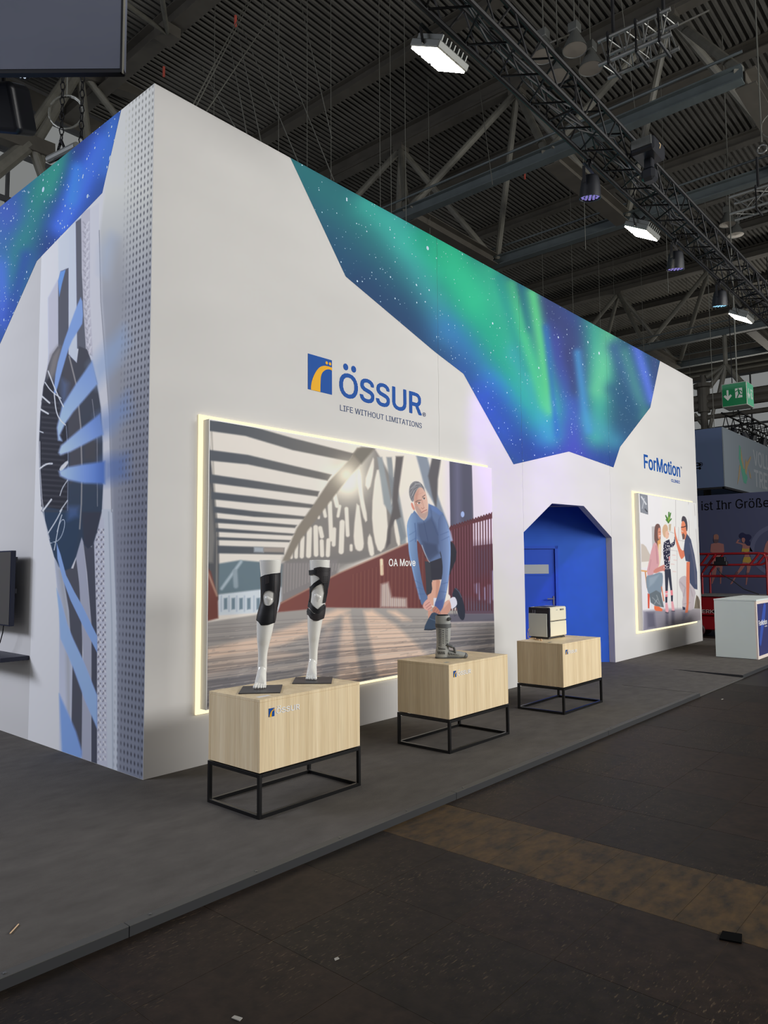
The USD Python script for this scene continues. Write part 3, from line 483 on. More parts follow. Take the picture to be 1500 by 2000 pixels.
# ================================================================== roof: deck sheets, beams, space trusses
CE = thing('ceiling', 'dark corrugated steel roof deck on cross beams high over the stand', 'ceiling', kind='structure')
ZR = 13.75
def deck_sheet(x0, x1, y0, y1, pitch=.155, h=.075):
    n = int((y1 - y0) / pitch); v = []; f = []
    for i in range(n):
        y = y0 + i * pitch
        for yy, zz in ((y, 0), (y + .052, 0), (y + .068, h), (y + .139, h)): v += [(x0, yy, ZR + zz), (x1, yy, ZR + zz)]
    for k in range(len(v) // 2 - 1): a = 2 * k; f += [(a, a + 2, a + 3), (a, a + 3, a + 1)]
    return MB().add(v, f)
beams = [-9.6, -6.0, -2.3, 1.6, 5.4, 9.62, 12.1, 14.9, 18.75, 21.7, 24.5, 26.95, 30.2, 33.4, 36.6, 40.2]
for a, b in zip(beams[:-1], beams[1:]): put(CE, 'roof_sheet', deck_sheet(a, b, -12, 13.3), 'deck')
for b in beams[1:-1]:
    big = b in (12.1, 26.95, 5.4); put(CE, 'roof_beam', MB().ibeam((b, -12, ZR - (.24 if big else .16)), (b, 13.3, ZR - (.24 if big else .16)), .34 if big else .27, .46 if big else .30), 'steel_brown')
put(CE, 'roof_cover', MB().box(-12, 41, -12.5, 13.6, ZR + .14, ZR + .2), 'steel_brown')
ns = [5.55 - 3.72 * k for k in range(-3, 4)]
def space_truss(xa, xb, xm, zl, label, n0=0, n1=7):
    t = thing('roof_truss', label, 'roof truss', (xm, 1.83, zl))
    for x in (xa, xb):
        put(t, 'lower_chord', MB().ibeam((x, ns[n1 - 1], zl), (x, ns[n0], zl), .22, .27), 'steel_teal')
        put(t, 'upper_flange_pipe', MB().tube([(x + .02, ns[n1 - 1], zl + .42), (x + .02, ns[n0], zl + .40)], .026, 8), 'steel_teal')
    zu = 13.2
    for k in range(n0, n1):
        y = ns[k]; put(t, 'cross_girder', MB().ibeam((xa + .14, y, zl), (xb - .14, y, zl), .34, .30), 'steel_brown')
        if k < n1 - 1:
            u = A([xm, y - 1.86, zu])
            for x in (xa, xb):
                put(t, 'web_tube', MB().tube([(x, y - .06, zl + .1), u], .085, 10), 'steel_tube'); put(t, 'web_tube', MB().tube([(x, y - 3.66, zl + .1), u], .085, 10), 'steel_tube')
            put(t, 'node_plate', MB().box(xm - .16, xm + .16, y - 2.02, y - 1.70, zu - .1, zu + .1), 'steel_brown')
    put(t, 'upper_chord', MB().box(xm - .13, xm + .13, ns[n1 - 1], ns[n0], zu + .02, zu + .2), 'steel_brown')
    return t
space_truss(10.1, 13.95, 12.1, 10.0, 'pair of teal roof girders with V-shaped tubes right above the white stand wall', 1, 6)
space_truss(24.8, 28.25, 26.7, 10.0, 'farthest pair of roof girders with V-shaped tubes beyond the green exit sign', 1, 7)
space_truss(-4.6, -.7, -2.5, 10.0, 'roof girder pair over the left side of the stand, mostly above the frame', 3, 6)
# tubes over the far left corner of the stand
t = thing('roof_truss', 'tubular truss of crossing steel tubes in front of the high windows at the left', 'roof truss', (3.5, 11.4, 9.0))
def P13(x, y, d=11.4): c = crop(0, 130, 6.25)(x, y); return on(c, 1, d)
for p, q, r in (((880, 40), (300, 880), .15), ((960, 60), (440, 920), .17), ((985, 190), (1075, 900), .14), ((1000, 60), (1420, 600), .13), ((340, 960), (-120, 1330), .24), ((390, 960), (520, 1330), .17), ((520, 950), (500, 1300), .12)):
    put(t, 'web_tube', MB().tube([P13(*p), P13(*q)], r * .68, 12), 'steel_tube')
a, b = P13(-200, 740), P13(640, 1060); put(t, 'lower_chord', MB().bar(a, b, .3, .34), 'steel_brown'); a, b = P13(560, -60), P13(1700, 330); put(t, 'upper_chord', MB().bar(a, b, .3, .3), 'steel_brown')
# node at the top left beam
t = thing('roof_truss', 'steel roof node with two tubes under the beam above the stand corner', 'roof truss', (5.3, 8.5, 12.9))
u = on((327, 66), 2, 13.1); put(t, 'node_plate', MB().obox(u, np.eye(3), (.2, .2, .12)), 'steel_brown')
for q in ((150, -60), (303, -90)): put(t, 'web_tube', MB().tube([u, on(q, 2, 10.6)], .05, 10), 'steel_tube')

# ================================================================== hall end walls with high daylight windows
def window_wall(name, win, axis, pos, u0, u1, z0, z1, rows, cols, zt):
    w = thing(name, 'far hall wall with a dark lower part and pale daylight windows above', 'wall', kind='structure'); e = X if axis == 1 else Y; n = Y if axis == 1 else X
    def bb(a, b, c, d, t0, t1): return MB().box(a, b, pos + t0, pos + t1, c, d) if axis == 1 else MB().box(pos + t0, pos + t1, a, b, c, d)
    put(w, 'wall_board', bb(u0, u1, HF, z0, 0, .2), 'steel_brown'); put(w, 'wall_board', bb(u0, u1, z1, zt, 0, .2), 'steel_brown')
    g = thing(win, 'row of pale daylight window panes high in the far hall wall', 'window', kind='structure')
    for i in range(cols):
        for j in range(rows):
            a, b = u0 + (u1 - u0) * i / cols, u0 + (u1 - u0) * (i + 1) / cols; c, d = z0 + (z1 - z0) * j / rows, z0 + (z1 - z0) * (j + 1) / rows
            put(g, 'window_pane', bb(a + .04, b - .04, c + .06, d - .06, .08, .1), 'daylight'); 
    for i in range(cols + 1): a = u0 + (u1 - u0) * i / cols; put(g, 'mullion', bb(a - .035, a + .035, z0, z1, 0, .16), 'mullion')
    for j in range(rows + 1): c = z0 + (z1 - z0) * j / rows; put(g, 'mullion', bb(u0, u1, c - .06, c + .06, -.02, .18), 'mullion')
window_wall('wall_far', 'window_1', 0, 40.0, -12, 13.3, 6.4, 12.0, 4, 10, ZR)
window_wall('wall_side', 'window_2', 1, 13.3, -12, 40, 8.2, 13.15, 4, 26, ZR)

# ================================================================== black stage truss with its lamps
def box_truss(t, p, q, s, mt, n, r=.022, rb=.009):
    p, q = A(p, float), A(q, float); d = (q - p) / np.linalg.norm(q - p); a = np.cross(Z, d); a /= np.linalg.norm(a); b = np.cross(d, a); L = np.linalg.norm(q - p); cs = [(-1, -1), (1, -1), (1, 1), (-1, 1)]; C = lambda k, x: p + d * x + (a * cs[k % 4][0] + b * cs[k % 4][1]) * s / 2
    for k in range(4): put(t, 'chord', MB().tube([C(k, 0), C(k, L)], r, 8), mt)
    for k in range(4):
        for j in range(n):
            x0, x1 = L * j / n, L * (j + 1) / n; put(t, 'brace', MB().tube([C(k, x0 + .03), C(k + 1, (x0 + x1) / 2)], rb, 6).tube([C(k + 1, (x0 + x1) / 2), C(k, x1 - .03)], rb, 6), mt)
        m = MB()
    return C
t = thing('stage_truss', 'long black square lighting truss hung in front of the white stand wall', 'truss', (6, -2.15, 5.8))
box_truss(t, (-3.2, -2.15, 5.80), (17.0, -2.15, 5.80), .29, 'truss_black', 41)
for x in np.arange(-3.2, 17, 2.0): put(t, 'coupler_frame', MB().tube([(x, -2.295, 5.655), (x, -2.005, 5.655), (x, -2.005, 5.945), (x, -2.295, 5.945), (x, -2.295, 5.655)], .013, 6), 'truss_black')
cb = MB()
rr = random.Random(5)
for k in range(3):
    pts = [(x, -2.15 + rr.uniform(-.1, .1), 5.72 + rr.uniform(-.03, .10)) for x in np.arange(-2.8, 16.6, .5)]; cb.tube(pts, .010, 5)
put(t, 'power_cable', cb, 'cable_black')
def flood(x, label, tilt):
    t = thing('flood_lamp', label, 'flood light', (x, -1.93, 5.45), 'LED flood lamps on the stage truss'); ax = trimesh.transformations.rotation_matrix(tilt, X)[:3, :3].T; o = A([x + .03, -1.91, 5.43])
    put(t, 'housing', MB().obox(o + ax[2] * .055, ax, (.19, .15, .028), .008), 'lamp_grey')
    fins = MB()
    for k in range(7): fins.obox(o + ax[2] * .1 + ax[0] * (-.15 + .05 * k), ax, (.006, .13, .03))
    put(t, 'cooling_fins', fins, 'lamp_grey')
    for k in (-1, 0, 1): put(t, 'light_panel', MB().obox(o + ax[0] * .122 * k + ax[2] * .02, ax, (.049, .14, .008)), 'flood', label='glowing LED panel')
    put(t, 'bracket', MB().bar(o + ax[0] * .2 + ax[2] * .04, o + ax[0] * .2 + Z * .17, .03, .006).bar(o - ax[0] * .2 + ax[2] * .04, o - ax[0] * .2 + Z * .17, .03, .006).bar(o - ax[0] * .2 + Z * .2, o + ax[0] * .2 + Z * .17, .03, .006), 'black_metal')
    put(t, 'clamp', MB().tube([o + Z * .17, A([x + .03, -1.975, 5.63])], .018, 8), 'black_metal')
flood(1.22, 'glowing three-panel LED flood lamp nearest the camera, above the stand logo', .5); flood(5.16, 'glowing LED flood lamp in the middle of the stage truss', .5); flood(9.15, 'glowing LED flood lamp at the far right of the stage truss', .5)
def par(x, y, z, label, led, tgt):
    t = thing('par_lamp', label, 'stage light', (x, y, z), 'LED wash lamps'); d = A(tgt, float) - A([x, y, z]); d /= np.linalg.norm(d); o = A([x, y, z])
    put(t, 'body', MB().lathe([(.0, -.11), (.070, -.11), (.084, -.085), (.098, .0), (.106, .105), (.100, .105), (.096, .09)], o, d, 28), 'black_plastic', smooth=40)
    lp_ = put(t, 'lens_plate', MB().lathe([(0, .09), (.096, .09)], o, d, 28), 'black_plastic'); a = np.cross(d, X); a /= np.linalg.norm(a); b = np.cross(d, a)
    for rad, n in ((.0, 1), (.040, 6), (.076, 12)):
        for k in range(n): an = 2 * math.pi * k / n; put(lp_, 'led', MB().lathe([(0, .098), (.012, .096), (.014, .09)], o + rad * (math.cos(an) * a + math.sin(an) * b), d, 10), led)
    put(t, 'yoke', MB().bar(o + X * .135, o + X * .135 + Z * .17, .03, .006).bar(o - X * .135, o - X * .135 + Z * .17, .03, .006).bar(o - X * .14 + Z * .2, o + X * .14 + Z * .17, .03, .006), 'black_metal'); put(t, 'clamp', MB().tube([o + Z * .2, o + Z * .285], .018, 8).lathe([(.03, -.02), (.03, .02)], o + Z * .26, X, 12), 'black_metal')
    return t
par(3.62, -2.03, 5.34, 'black wash lamp with violet LEDs, nearest of the three under the stage truss', 'led_purple', (4.2, -1.5, 0)); par(6.0, -2.03, 5.34, 'black wash lamp with violet LEDs, beyond the middle flood lamp', 'led_purple', (6.6, -1.5, 0)); par(7.75, -2.03, 5.34, 'black wash lamp with pale cyan LEDs, farthest of the three under the stage truss', 'led_cyan', (8.3, -1.5, 0))
# moving head on the truss
t = thing('stage_projector', 'black box projector with a grey plate standing on the stage truss', 'stage light', (4.35, -2.46, 5.9)); o = on((1265, 296), 1, -2.46)
put(t, 'body', MB().obox(o, [X, Y, Z], (.16, .12, .075), .02), 'black_plastic'); put(t, 'front_plate', MB().obox(o + A([-.165, 0, .02]), [X, Y, Z], (.006, .1, .045)), 'lamp_grey'); put(t, 'number_tag', text('7', -.04, .01, -.03, .03, o + A([.02, -.121, .01]), X, Z, True), 'toon_ochre')
put(t, 'yoke', MB().obox(o - Z * .12 + X * .03, [X, Y, Z], (.04, .04, .06), .01).obox(o - Z * .24 + X * .03, [X, Y, Z], (.07, .07, .07), .03), 'black_plastic')

# short silver trusses hanging at the right
def silver(p, q, label):
    t = thing('silver_truss', label, 'truss', (A(p) + A(q)) / 2); C = box_truss(t, p, q, .29, 'truss_silver', 4, .025, .009); d = (A(q) - A(p)); 
    for f in (.16, .55, .86): c = A(p) + d * f; s = MB(); s.tube([c + A([sx * .17, 0, sz * .19]) for sx, sz in ((-1, -1), (-1, 1), (1, 1), (1, -1), (-1, -1))], .018, 6); put(t, 'strap', s, 'cable_black')
    for f in (.16, .86): put(t, 'hanger', MB().tube([A(p) + d * f + Z * .17, A(p) + d * f + Z * .75], .022, 6), 'cable_black')
    return t
p0 = on((1178, 118), 2, 7.6); p1 = on((1318, 56), 2, 7.6); silver(p0, p1, 'short silver truss with black straps hanging at the top right')
p2 = on((1430, 408), 2, 7.6); p3 = p2 + A([0, -2.6, 0]); silver(p2, p3, 'short silver truss cut by the right edge of the photo')
def loop(c, r, axis=X):
    a = np.cross(axis, Z); return [A(c) + r * (math.cos(t) * a + math.sin(t) * Z) for t in np.linspace(0, 2 * math.pi, 25)]
def shackle_line(top, c, label, r=.2):
    t = thing('wire_hanger', label, 'rigging', c, None); put(t, 'steel_cable', MB().tube([top, A(c) + Z * .12], .012, 6), 'cable'); put(t, 'cable_loop', MB().tube(loop(A(c) + A([0, -r, .35]), r), .01, 6), 'cable'); put(t, 'shackle', MB().tube(loop(c, .07), .016, 8), 'truss_silver')
c = p0 + (p1 - p0) * .16 + Z * .86; shackle_line(c + Z * 5, c, 'steel hanger with a big cable loop over the left end of the silver truss', .25); c = p0 + (p1 - p0) * .86 + Z * .86; shackle_line(c + Z * 5, c, 'steel hanger with shackle over the right end of the silver truss', .12)
c = p2 + A([0, -.5, .86]); shackle_line(c + Z * 5, c, 'steel hanger with a cable loop beside the right photo edge', .22)
# bell lamps
def bell(o, label):
    t = thing('bell_lamp', label, 'hall lamp', o, 'switched-off bell lamps'); o = A(o)
    put(t, 'reflector', MB().lathe([(.07, .33), (.09, .30), (.13, .22), (.20, .08), (.235, -.02), (.24, -.03), (.225, -.02), (.19, .06), (.12, .2)], o, Z, 28), 'lamp_grey', smooth=40); put(t, 'lamp_glass', MB().lathe([(.0, -.005), (.225, -.012), (.225, -.02), (0, -.03)], o, Z, 28), 'lamp_glass'); put(t, 'ballast_box', MB().obox(o + Z * .42, np.eye(3), (.10, .10, .09), .015), 'lamp_grey')
    put(t, 'hanger_rod', MB().tube([o + Z * .5, A([o[0], o[1], ZR + .004])], .014, 6), 'cable'); return t
for q, zz, lb in (((1123, 95), 11.6, 'grey bell lamp with a wide reflector, upper one beside the silver truss'), ((1154, 132), 11.4, 'grey bell lamp with a wide reflector, lower one beside the silver truss'), ((1062, 108), 11.6, 'grey bell lamp partly hidden by the black truss, upper one'), ((1090, 146), 11.4, 'grey bell lamp partly hidden by the black truss, lower one'), ((1421, 437), 11.6, 'grey bell lamp near the right edge, upper one'), ((1437, 458), 11.4, 'grey bell lamp near the right edge, lower one')): bell(on(q, 2, zz), lb)
t = thing('lamp_rail', 'thin steel rail carrying the bell lamps', 'rail', on((1105, 70), 2, 12.1)); put(t, 'rail', MB().tube([on((1052, 93), 2, 12.25), on((1126, 62), 2, 12.25)], .02, 6).tube([on((1158, 130), 2, 12.2), on((1385, 20), 2, 12.2)], .02, 6), 'steel_tube')

# ================================================================== rigging cables
def wire(a, b, mt='cable', r=.007):
    single('rigging_cable', MB().tube([a, b], r, 5), mt, 'thin steel rigging cable strung between the dark roof and the top of the stand', 'cable', 'thin rigging cables')
for (ax_, ay), (bx_, by) in (((485, 0), (376, 206)), ((490, 0), (382, 209)), ((447, 75), (483, 266)), ((462, 50), (511, 282)), ((471, 50), (588, 330)), ((510, 0), (652, 352)), ((586, 0), (648, 270)), ((532, 25), (400, 222)), ((392, 130), (460, 250)), ((1213, 0), (1255, 330)), ((935, 160), (962, 360))):
    wire(on((ax_, ay), 2, 12.9), on((bx_, by), 1, 1.2))
for q in ((420, 0), (545, 0), (600, 0), (646, 0), (740, 0), (761, 0), (789, 0), (1130, 0), (1290, 150), (836, 150), (1112, 330), (1165, 380), (1250, 470), (1197, 505), (1340, 540)):
    z0 = on(q, 2, ZR + .004); 
    if q[0] in (420, 545, 646, 740): zb = 5.6
    else: zb = 8.2
    wire(z0, A([z0[0], z0[1], zb]))
for q in ((24, 5),): pass
def tagline(q, d):  # red safety tag
    o = on(q, 2, d); t = single('safety_tag', MB().obox(o, np.eye(3), (.02, .02, .11), .006), 'red_tag', 'small red safety tag hanging from a roof cable', 'tag', 'red safety tags')
for q in ((460, 41), (320, 140), (1025, 342), (1078, 308), (1060, 312)): tagline(q, 11.5)

# ================================================================== grey hanging banner box, top left
e = RT * [1, 1, 0]; e /= np.linalg.norm(e); nb = np.cross(e, Z)      # its face is turned to the camera
nb = nb if nb @ FW < 0 else -nb
c0 = CAM + ray((241, 141))[0] * 6.3; wd, hg, dp = 3.2, 1.6, .06
t = thing('hanging_banner', 'large grey fabric banner box hanging at the top left corner', 'banner', c0 - e * wd / 2)
def bb(m0, m1, z0, z1, d0, d1): return MB().obox(c0 + e * (m0 + m1) / 2 + Z * (z0 + z1) / 2 - nb * (d0 + d1) / 2, [e, -nb if np.dot(np.cross(e, -nb), Z) > 0 else nb, Z], ((m1 - m0) / 2, (d1 - d0) / 2, (z1 - z0) / 2))
put(t, 'fabric_face', bb(-wd, -.03, .035, hg, 0, .01), 'banner_grey'); put(t, 'frame', bb(-wd, 0, 0, .03, .002, .05), 'banner_dark'); put(t, 'frame', bb(-.03, -.012, 0, hg, -.002, .03), 'banner_dark'); put(t, 'frame', bb(-.012, 0, -.01, hg, -.004, .012), 'banner_trim', label='pale metal edge trim'); put(t, 'side_face', bb(-.02, 0, .03, hg, .012, dp), 'banner_grey'); put(t, 'bottom_face', bb(-wd, -.01, .0, .012, .05, dp), 'banner_dark'); put(t, 'rear_face', bb(-wd, -.02, .03, hg, dp - .01, dp), 'banner_grey')
cc = c0 - e * .6 + Z * hg; put(t, 'suspension_cable', MB().tube([cc, A([cc[0], cc[1], 12.9])], .008, 5), 'cable_black')
# lamp and loudspeaker under it
def atd(q, d): return CAM + ray(q)[0] * d
o = atd((43, 136), 7.6); tp = par(*o, 'black wash lamp with pale LEDs just below the grey banner', 'led_white', tuple(CAM + Z * 1.0)); put(tp, 'hanger_pole', MB().tube([o + Z * .36, A([o[0], o[1], 12.9])], .02, 8), 'black_metal')
t = thing('loudspeaker', 'dark rounded loudspeaker at the left edge, in front of the high windows', 'loudspeaker', atd((8, 214), 7.2)); o = atd((4, 214), 7.2); ax = trimesh.transformations.rotation_matrix(.5, e)[:3, :3] @ A([e, np.cross(Z, e), Z]).T; ax = ax.T
put(t, 'cabinet', MB().man(m3.Manifold.batch_hull([m3.Manifold.sphere(.07, 24).translate(tuple(map(float, o + ax[0] * a_ * .17 + ax[1] * b_ * .14 + ax[2] * c_ * (.16 - .03 * (a_ < 0))))) for a_ in (-1, 1) for b_ in (-1, 1) for c_ in (-1, 1)])), 'black_plastic', smooth=40); put(t, 'bracket', MB().tube([o + Z * .1, A([o[0], o[1], 12.9])], .025, 8), 'black_metal')
# chain hoist with a pipe at the left
t = thing('chain_hoist', 'black chains holding a silver pipe above the side wall of the stand', 'hoist', on((115, 300), 0, .6)); o = on((118, 302), 0, .6)
put(t, 'pipe', MB().tube([on((96, 312), 0, .6), on((150, 285), 0, .6)], .045, 10), 'lamp_grey'); ch = MB()
for q in ((119, 300), (158, 290)):
    b = on(q, 0, .6)
    for k in range(34): ch.tube([b + Z * (.09 * k) + (X if k % 2 else Y) * .025 * math.cos(a_) + Z * .055 * math.sin(a_) for a_ in np.linspace(0, 6.283, 7)], .008, 4)
put(t, 'chain', ch, 'cable_black'); put(t, 'strap', MB().tube([on((119, 275), 0, .6), on((108, 312), 0, .6), on((132, 300), 0, .6), on((119, 275), 0, .6)], .022, 6), 'cable_black')
t = thing('cable_coil', 'coiled steel cable hanging in front of the left roof tubes', 'cable', on((130, 220), 0, 1.0)); o = on((130, 219), 0, 1.0); put(t, 'coil', MB().tube([o + Z * .2, A([o[0], o[1], ZR + .004])], .008, 5).tube(loop(o, .22, FW * [1, 1, 0] / np.linalg.norm(FW[:2])), .014, 6).tube(loop(o + A([.01, .03, .012]), .21, FW * [1, 1, 0] / np.linalg.norm(FW[:2])), .01, 6), 'cable')

# ================================================================== framed lit pictures on the front wall
PRINT = {}
def picture(name, label, x0, x1, z0, z1, d, halo, art, nu, nv, printlabel):
    t = thing(name, label, 'picture', ((x0 + x1) / 2, -d / 2, z0)); hx0, hx1, hz0, hz1 = halo
    put(t, 'halo_strip', MB().box(hx0, hx1, -.018, -.003, hz0, hz1), 'halo', label='warm glowing LED edge behind the frame')
    w = .022
    for a in ((x0, x0 + w, z0, z1), (x1 - w, x1, z0, z1), (x0 + w, x1 - w, z0, z0 + w), (x0 + w, x1 - w, z1 - w, z1)): put(t, 'frame', MB().box(a[0], a[1], -d, -.02, a[2], a[3]), 'frame_white')
    uv, tri = rect_grid(x0 + .008, x1 - .008, z0 + .008, z1 - .008, nu, nv); P3 = np.c_[uv[:, 0], np.full(len(uv), -d - .0015), uv[:, 1]]
    PRINT[t] = put(t, 'print', (P3, tri), 'print_board', col=art(px(P3)), label=printlabel); return t
def bridge_art(P):
    k = Ink(P, (223, 217, 210)); k.use(370, 780, 2.381); R_ = random.Random(11)
    k.poly([(1200, 250), (1425, 300), (1425, 700), (1200, 640)], (216, 206, 230), 12)
    # deck boards
    deck = [(60, 1040), (420, 985), (700, 962), (1090, 962), (1440, 1005), (1440, 1250), (800, 1330), (60, 1480)]
    k.poly(deck, (146, 146, 150), 2, grad=((0, 960), (158, 154, 152), (0, 1400), (128, 124, 124)))
    for q, a in (([(690, 975), (745, 980), (560, 1090), (440, 1140), (80, 1215), (80, 1160), (380, 1090)], .75), ([(715, 1000), (745, 1000), (800, 1310), (690, 1330), (690, 1180)], .7), ([(812, 985), (850, 980), (960, 1050), (1110, 1190), (1010, 1290), (880, 1300), (840, 1120)], .8), ([(925, 985), (960, 985), (1030, 1028), (990, 1030)], .85), ([(1110, 1000), (1150, 1005), (1240, 1060), (1190, 1060)], .5), ([(640, 1060), (670, 1060), (600, 1310), (500, 1340)], .45), ([(80, 1230), (330, 1150), (520, 1190), (80, 1290)], .4)):
        k.poly(q, (238, 204, 180), 5, a)
    for q in ([(80, 1290), (300, 1250), (300, 1330), (80, 1400)], [(560, 1120), (690, 1060), (700, 1250), (590, 1290)], [(1120, 1060), (1430, 1040), (1430, 1180), (1100, 1250)]): k.poly(q, (112, 112, 122), 14, .5)
    for j in range(46):
        t = j / 46.; y0 = 1052 + 400 * t ** 1.4; y1 = 1012 + 215 * t ** 1.4; c = R_.choice([(92, 90, 94), (108, 100, 98), (196, 182, 172), (84, 84, 92), (178, 170, 166)]); off = R_.uniform(-3, 3)
        k.line([(70, y0 + off), (700, (y0 * .52 + y1 * .48) - 26 * (1 - t) + off), (1430, y1 + off)], 2.6 + 4 * t, c, .8, .22 + .4 * t)
    for j in range(420):
        x = R_.uniform(80, 1420); t = R_.random() ** .7; y = (1052 + 400 * t) * (1 - (x - 70) / 1360) + (1012 + 215 * t) * (x - 70) / 1360 - 26 * (1 - t) * (1 - abs(x - 700) / 700); L = R_.uniform(10, 60) * (.4 + t)
        k.line([(x, y), (x + L, y - L * .19)], 1.5 + 2.5 * t, R_.choice([(80, 80, 88), (205, 196, 190), (96, 92, 94), (226, 212, 200)]), .6, .30)
    # house beyond, left
    k.poly([(130, 905), (432, 868), (432, 985), (130, 1005)], (204, 214, 226), 2); k.poly([(130, 765), (235, 748), (440, 765), (432, 872), (130, 908)], (98, 118, 130), 2); k.line([(150, 880), (240, 755)], 14, (160, 176, 188), 2); k.line([(212, 800), (216, 868)], 22, (140, 156, 168), 2)
    for x in (160, 196, 232, 268, 312, 350, 390): k.poly([(x, 925), (x + 16, 923), (x + 16, 975), (x, 978)], (110, 132, 148), 1.6); k.line([(x - 12, 915), (x - 12, 985)], 6, (170, 184, 200), 1.5)
    # posts at the left edge
    k.poly([(80, 90), (112, 400), (136, 620), (138, 760), (134, 930), (80, 1010)], (76, 78, 84), 2); k.poly([(80, 300), (100, 420), (118, 640), (110, 760), (80, 760)], (124, 122, 120), 3, .8); k.line([(100, 100), (128, 640), (126, 900)], 7, (150, 146, 140), 1.5, .7)
    k.poly([(80, 780), (100, 800), (132, 920), (134, 1018), (80, 1032)], (112, 62, 56), 2); k.line([(84, 800), (128, 912)], 8, (190, 160, 140), 2, .8)
    # trusswork on the right of the vanishing point
    k.poly([(770, 300), (862, 225), (960, 400), (1015, 665), (880, 722), (760, 760), (640, 770), (440, 765), (560, 560), (700, 400)], (128, 124, 122), 2.5); k.poly([(440, 740), (700, 720), (880, 700), (700, 800), (440, 900)], (120, 118, 118), 8, .8); k.poly([(432, 760), (690, 745), (690, 815), (425, 960)], (128, 124, 126), 4)
    for x in range(445, 700, 14): k.line([(x, 765), (x - 4, 900 - (x - 445) * .45)], 4, (166, 160, 158), 1.5, .6)
    sk = (226, 218, 208)
    for x, y, w, h, t in ((453, 732, 10, 30, 0), (474, 716, 14, 52, 0), (497, 700, 17, 82, -2), (524, 686, 20, 108, -3), (556, 664, 24, 148, -4), (588, 658, 22, 148, 2), (612, 618, 20, 58, 8), (616, 692, 19, 84, 2), (645, 690, 20, 88, -3), (629, 528, 16, 46, 6), (601, 548, 12, 18, 0), (656, 566, 20, 190, 7), (681, 470, 20, 70, 12), (672, 640, 18, 90, -3), (708, 640, 24, 160, -5), (733, 570, 18, 140, 6), (695, 520, 14, 60, -8), (752, 690, 14, 34, 0)):
        k.line([(x - t * .5, y - h / 2 + w / 2), (x + t * .5, y + h / 2 - w / 2)], w, sk, 1.4)
    for q in ([(778, 332), (796, 322), (806, 440), (830, 560), (815, 574), (790, 470)], [(842, 300), (858, 262), (858, 330), (836, 430), (812, 390)], [(866, 330), (888, 325), (925, 560), (915, 682), (882, 718), (858, 650), (846, 520)], [(886, 240), (906, 244), (968, 350), (955, 372), (938, 340)], [(762, 620), (783, 440), (812, 660), (808, 700), (786, 708), (768, 690)], [(826, 650), (842, 618), (862, 715), (850, 732), (836, 722)]): k.poly(q, sk, 1.6, sm=1)
    k.poly([(865, 232), (1010, 258), (1000, 420), (930, 500), (965, 370)], sk, 2); k.poly([(960, 480), (1000, 300), (1052, 268), (1090, 420), (1110, 660), (1005, 668)], sk, 2)
    k.use(740, 920, 6.25)
    k.poly([(240, 340), (440, 120), (620, 40), (690, 240), (700, 460), (860, 690), (860, 1000), (330, 880)], (222, 216, 210), 3)
    k.poly([(-20, -170), (40, -170), (160, 430), (330, 820), (335, 880), (270, 890), (150, 540), (60, 400)], (142, 150, 156), 2.0); k.poly([(92, -170), (160, -170), (250, 300), (340, 800), (270, 870), (200, 620), (165, 440)], (122, 130, 138), 2.0, .85)
    k.poly([(206, -180), (300, -180), (240, 240), (232, 360), (270, 560), (190, 610), (150, 700), (140, 880), (90, 945), (110, 720), (170, 440), (165, 330)], (92, 88, 90), 2.0); k.poly([(160, -170), (200, -170), (178, 70)], sk, 1.5)
    k.poly([(455, -190), (585, -190), (700, 240), (760, 420), (862, 690), (810, 700), (700, 450), (560, 200)], (128, 138, 154), 2.0); k.poly([(655, -190), (765, -190), (720, 100), (716, 240), (700, 470), (650, 300), (600, 60)], (88, 86, 92), 2.0)
    k.poly([(190, 600), (212, 588), (270, 890), (225, 925), (183, 690)], sk, 1.5, sm=1)
    # long red railing
    k.use(370, 780, 2.381); k.poly([(410, 990), (425, 945), (700, 806), (880, 730), (1005, 672), (1120, 640), (1120, 972), (640, 968)], (112, 64, 62), 1.6, grad=((420, 0), (124, 72, 66), (1100, 0), (102, 56, 58))); k.line([(425, 948), (700, 806), (1005, 674), (1110, 632)], 6, (172, 138, 122), 1.5, .8)
    k.line([(893, 748), (895, 812)], 15, (240, 214, 184), 1.5)
    k.poly([(890, 860), (925, 850), (940, 920), (1010, 925), (1012, 968), (888, 966)], (196, 186, 182), 3, .9)
    for x in range(760, 1115, 9): k.line([(x, 968), (x + 1, 815 - (x - 760) * .32)], 2.2, (92, 46, 46) if x % 2 else (150, 104, 84), .6, .45)
    k.use(740, 920, 6.25)
    # steel column and fence on the right
    k.poly([(860, -190), (1123, -190), (1145, 640), (1150, 930), (878, 930), (872, 600)], (78, 78, 98), 1.2); k.poly([(924, -190), (984, -190), (1000, 640), (930, 700)], (104, 104, 134), 7, .8); k.line([(1128, -100), (1148, 620)], 10, (58, 56, 70), 1); k.poly(disc((1022, 528), 22, 36), (156, 176, 232), .8)
    k.poly([(866, 700), (1392, 520), (1402, 1745), (1060, 1745), (850, 1500)], (98, 56, 68), 1.0); k.poly([(1146, 640), (1392, 575), (1392, 888), (1150, 915)], (222, 206, 226), 1.0); k.poly([(1060, 1560), (1400, 1600), (1402, 1745), (1050, 1745)], (82, 80, 100), 10, .8); k.poly([(1150, 915), (1392, 888), (1400, 1250), (1160, 1300)], (84, 66, 86), 14, .8)
    for q in (((1210, 1380), (1225, 1560)), ((1345, 1400), (1352, 1600)), ((1180, 1390), (1188, 1480)), ((1388, 1230), (1392, 1560)), ((1290, 1430), (1296, 1560))): k.line(q, 22, (164, 170, 216), 3, .8)
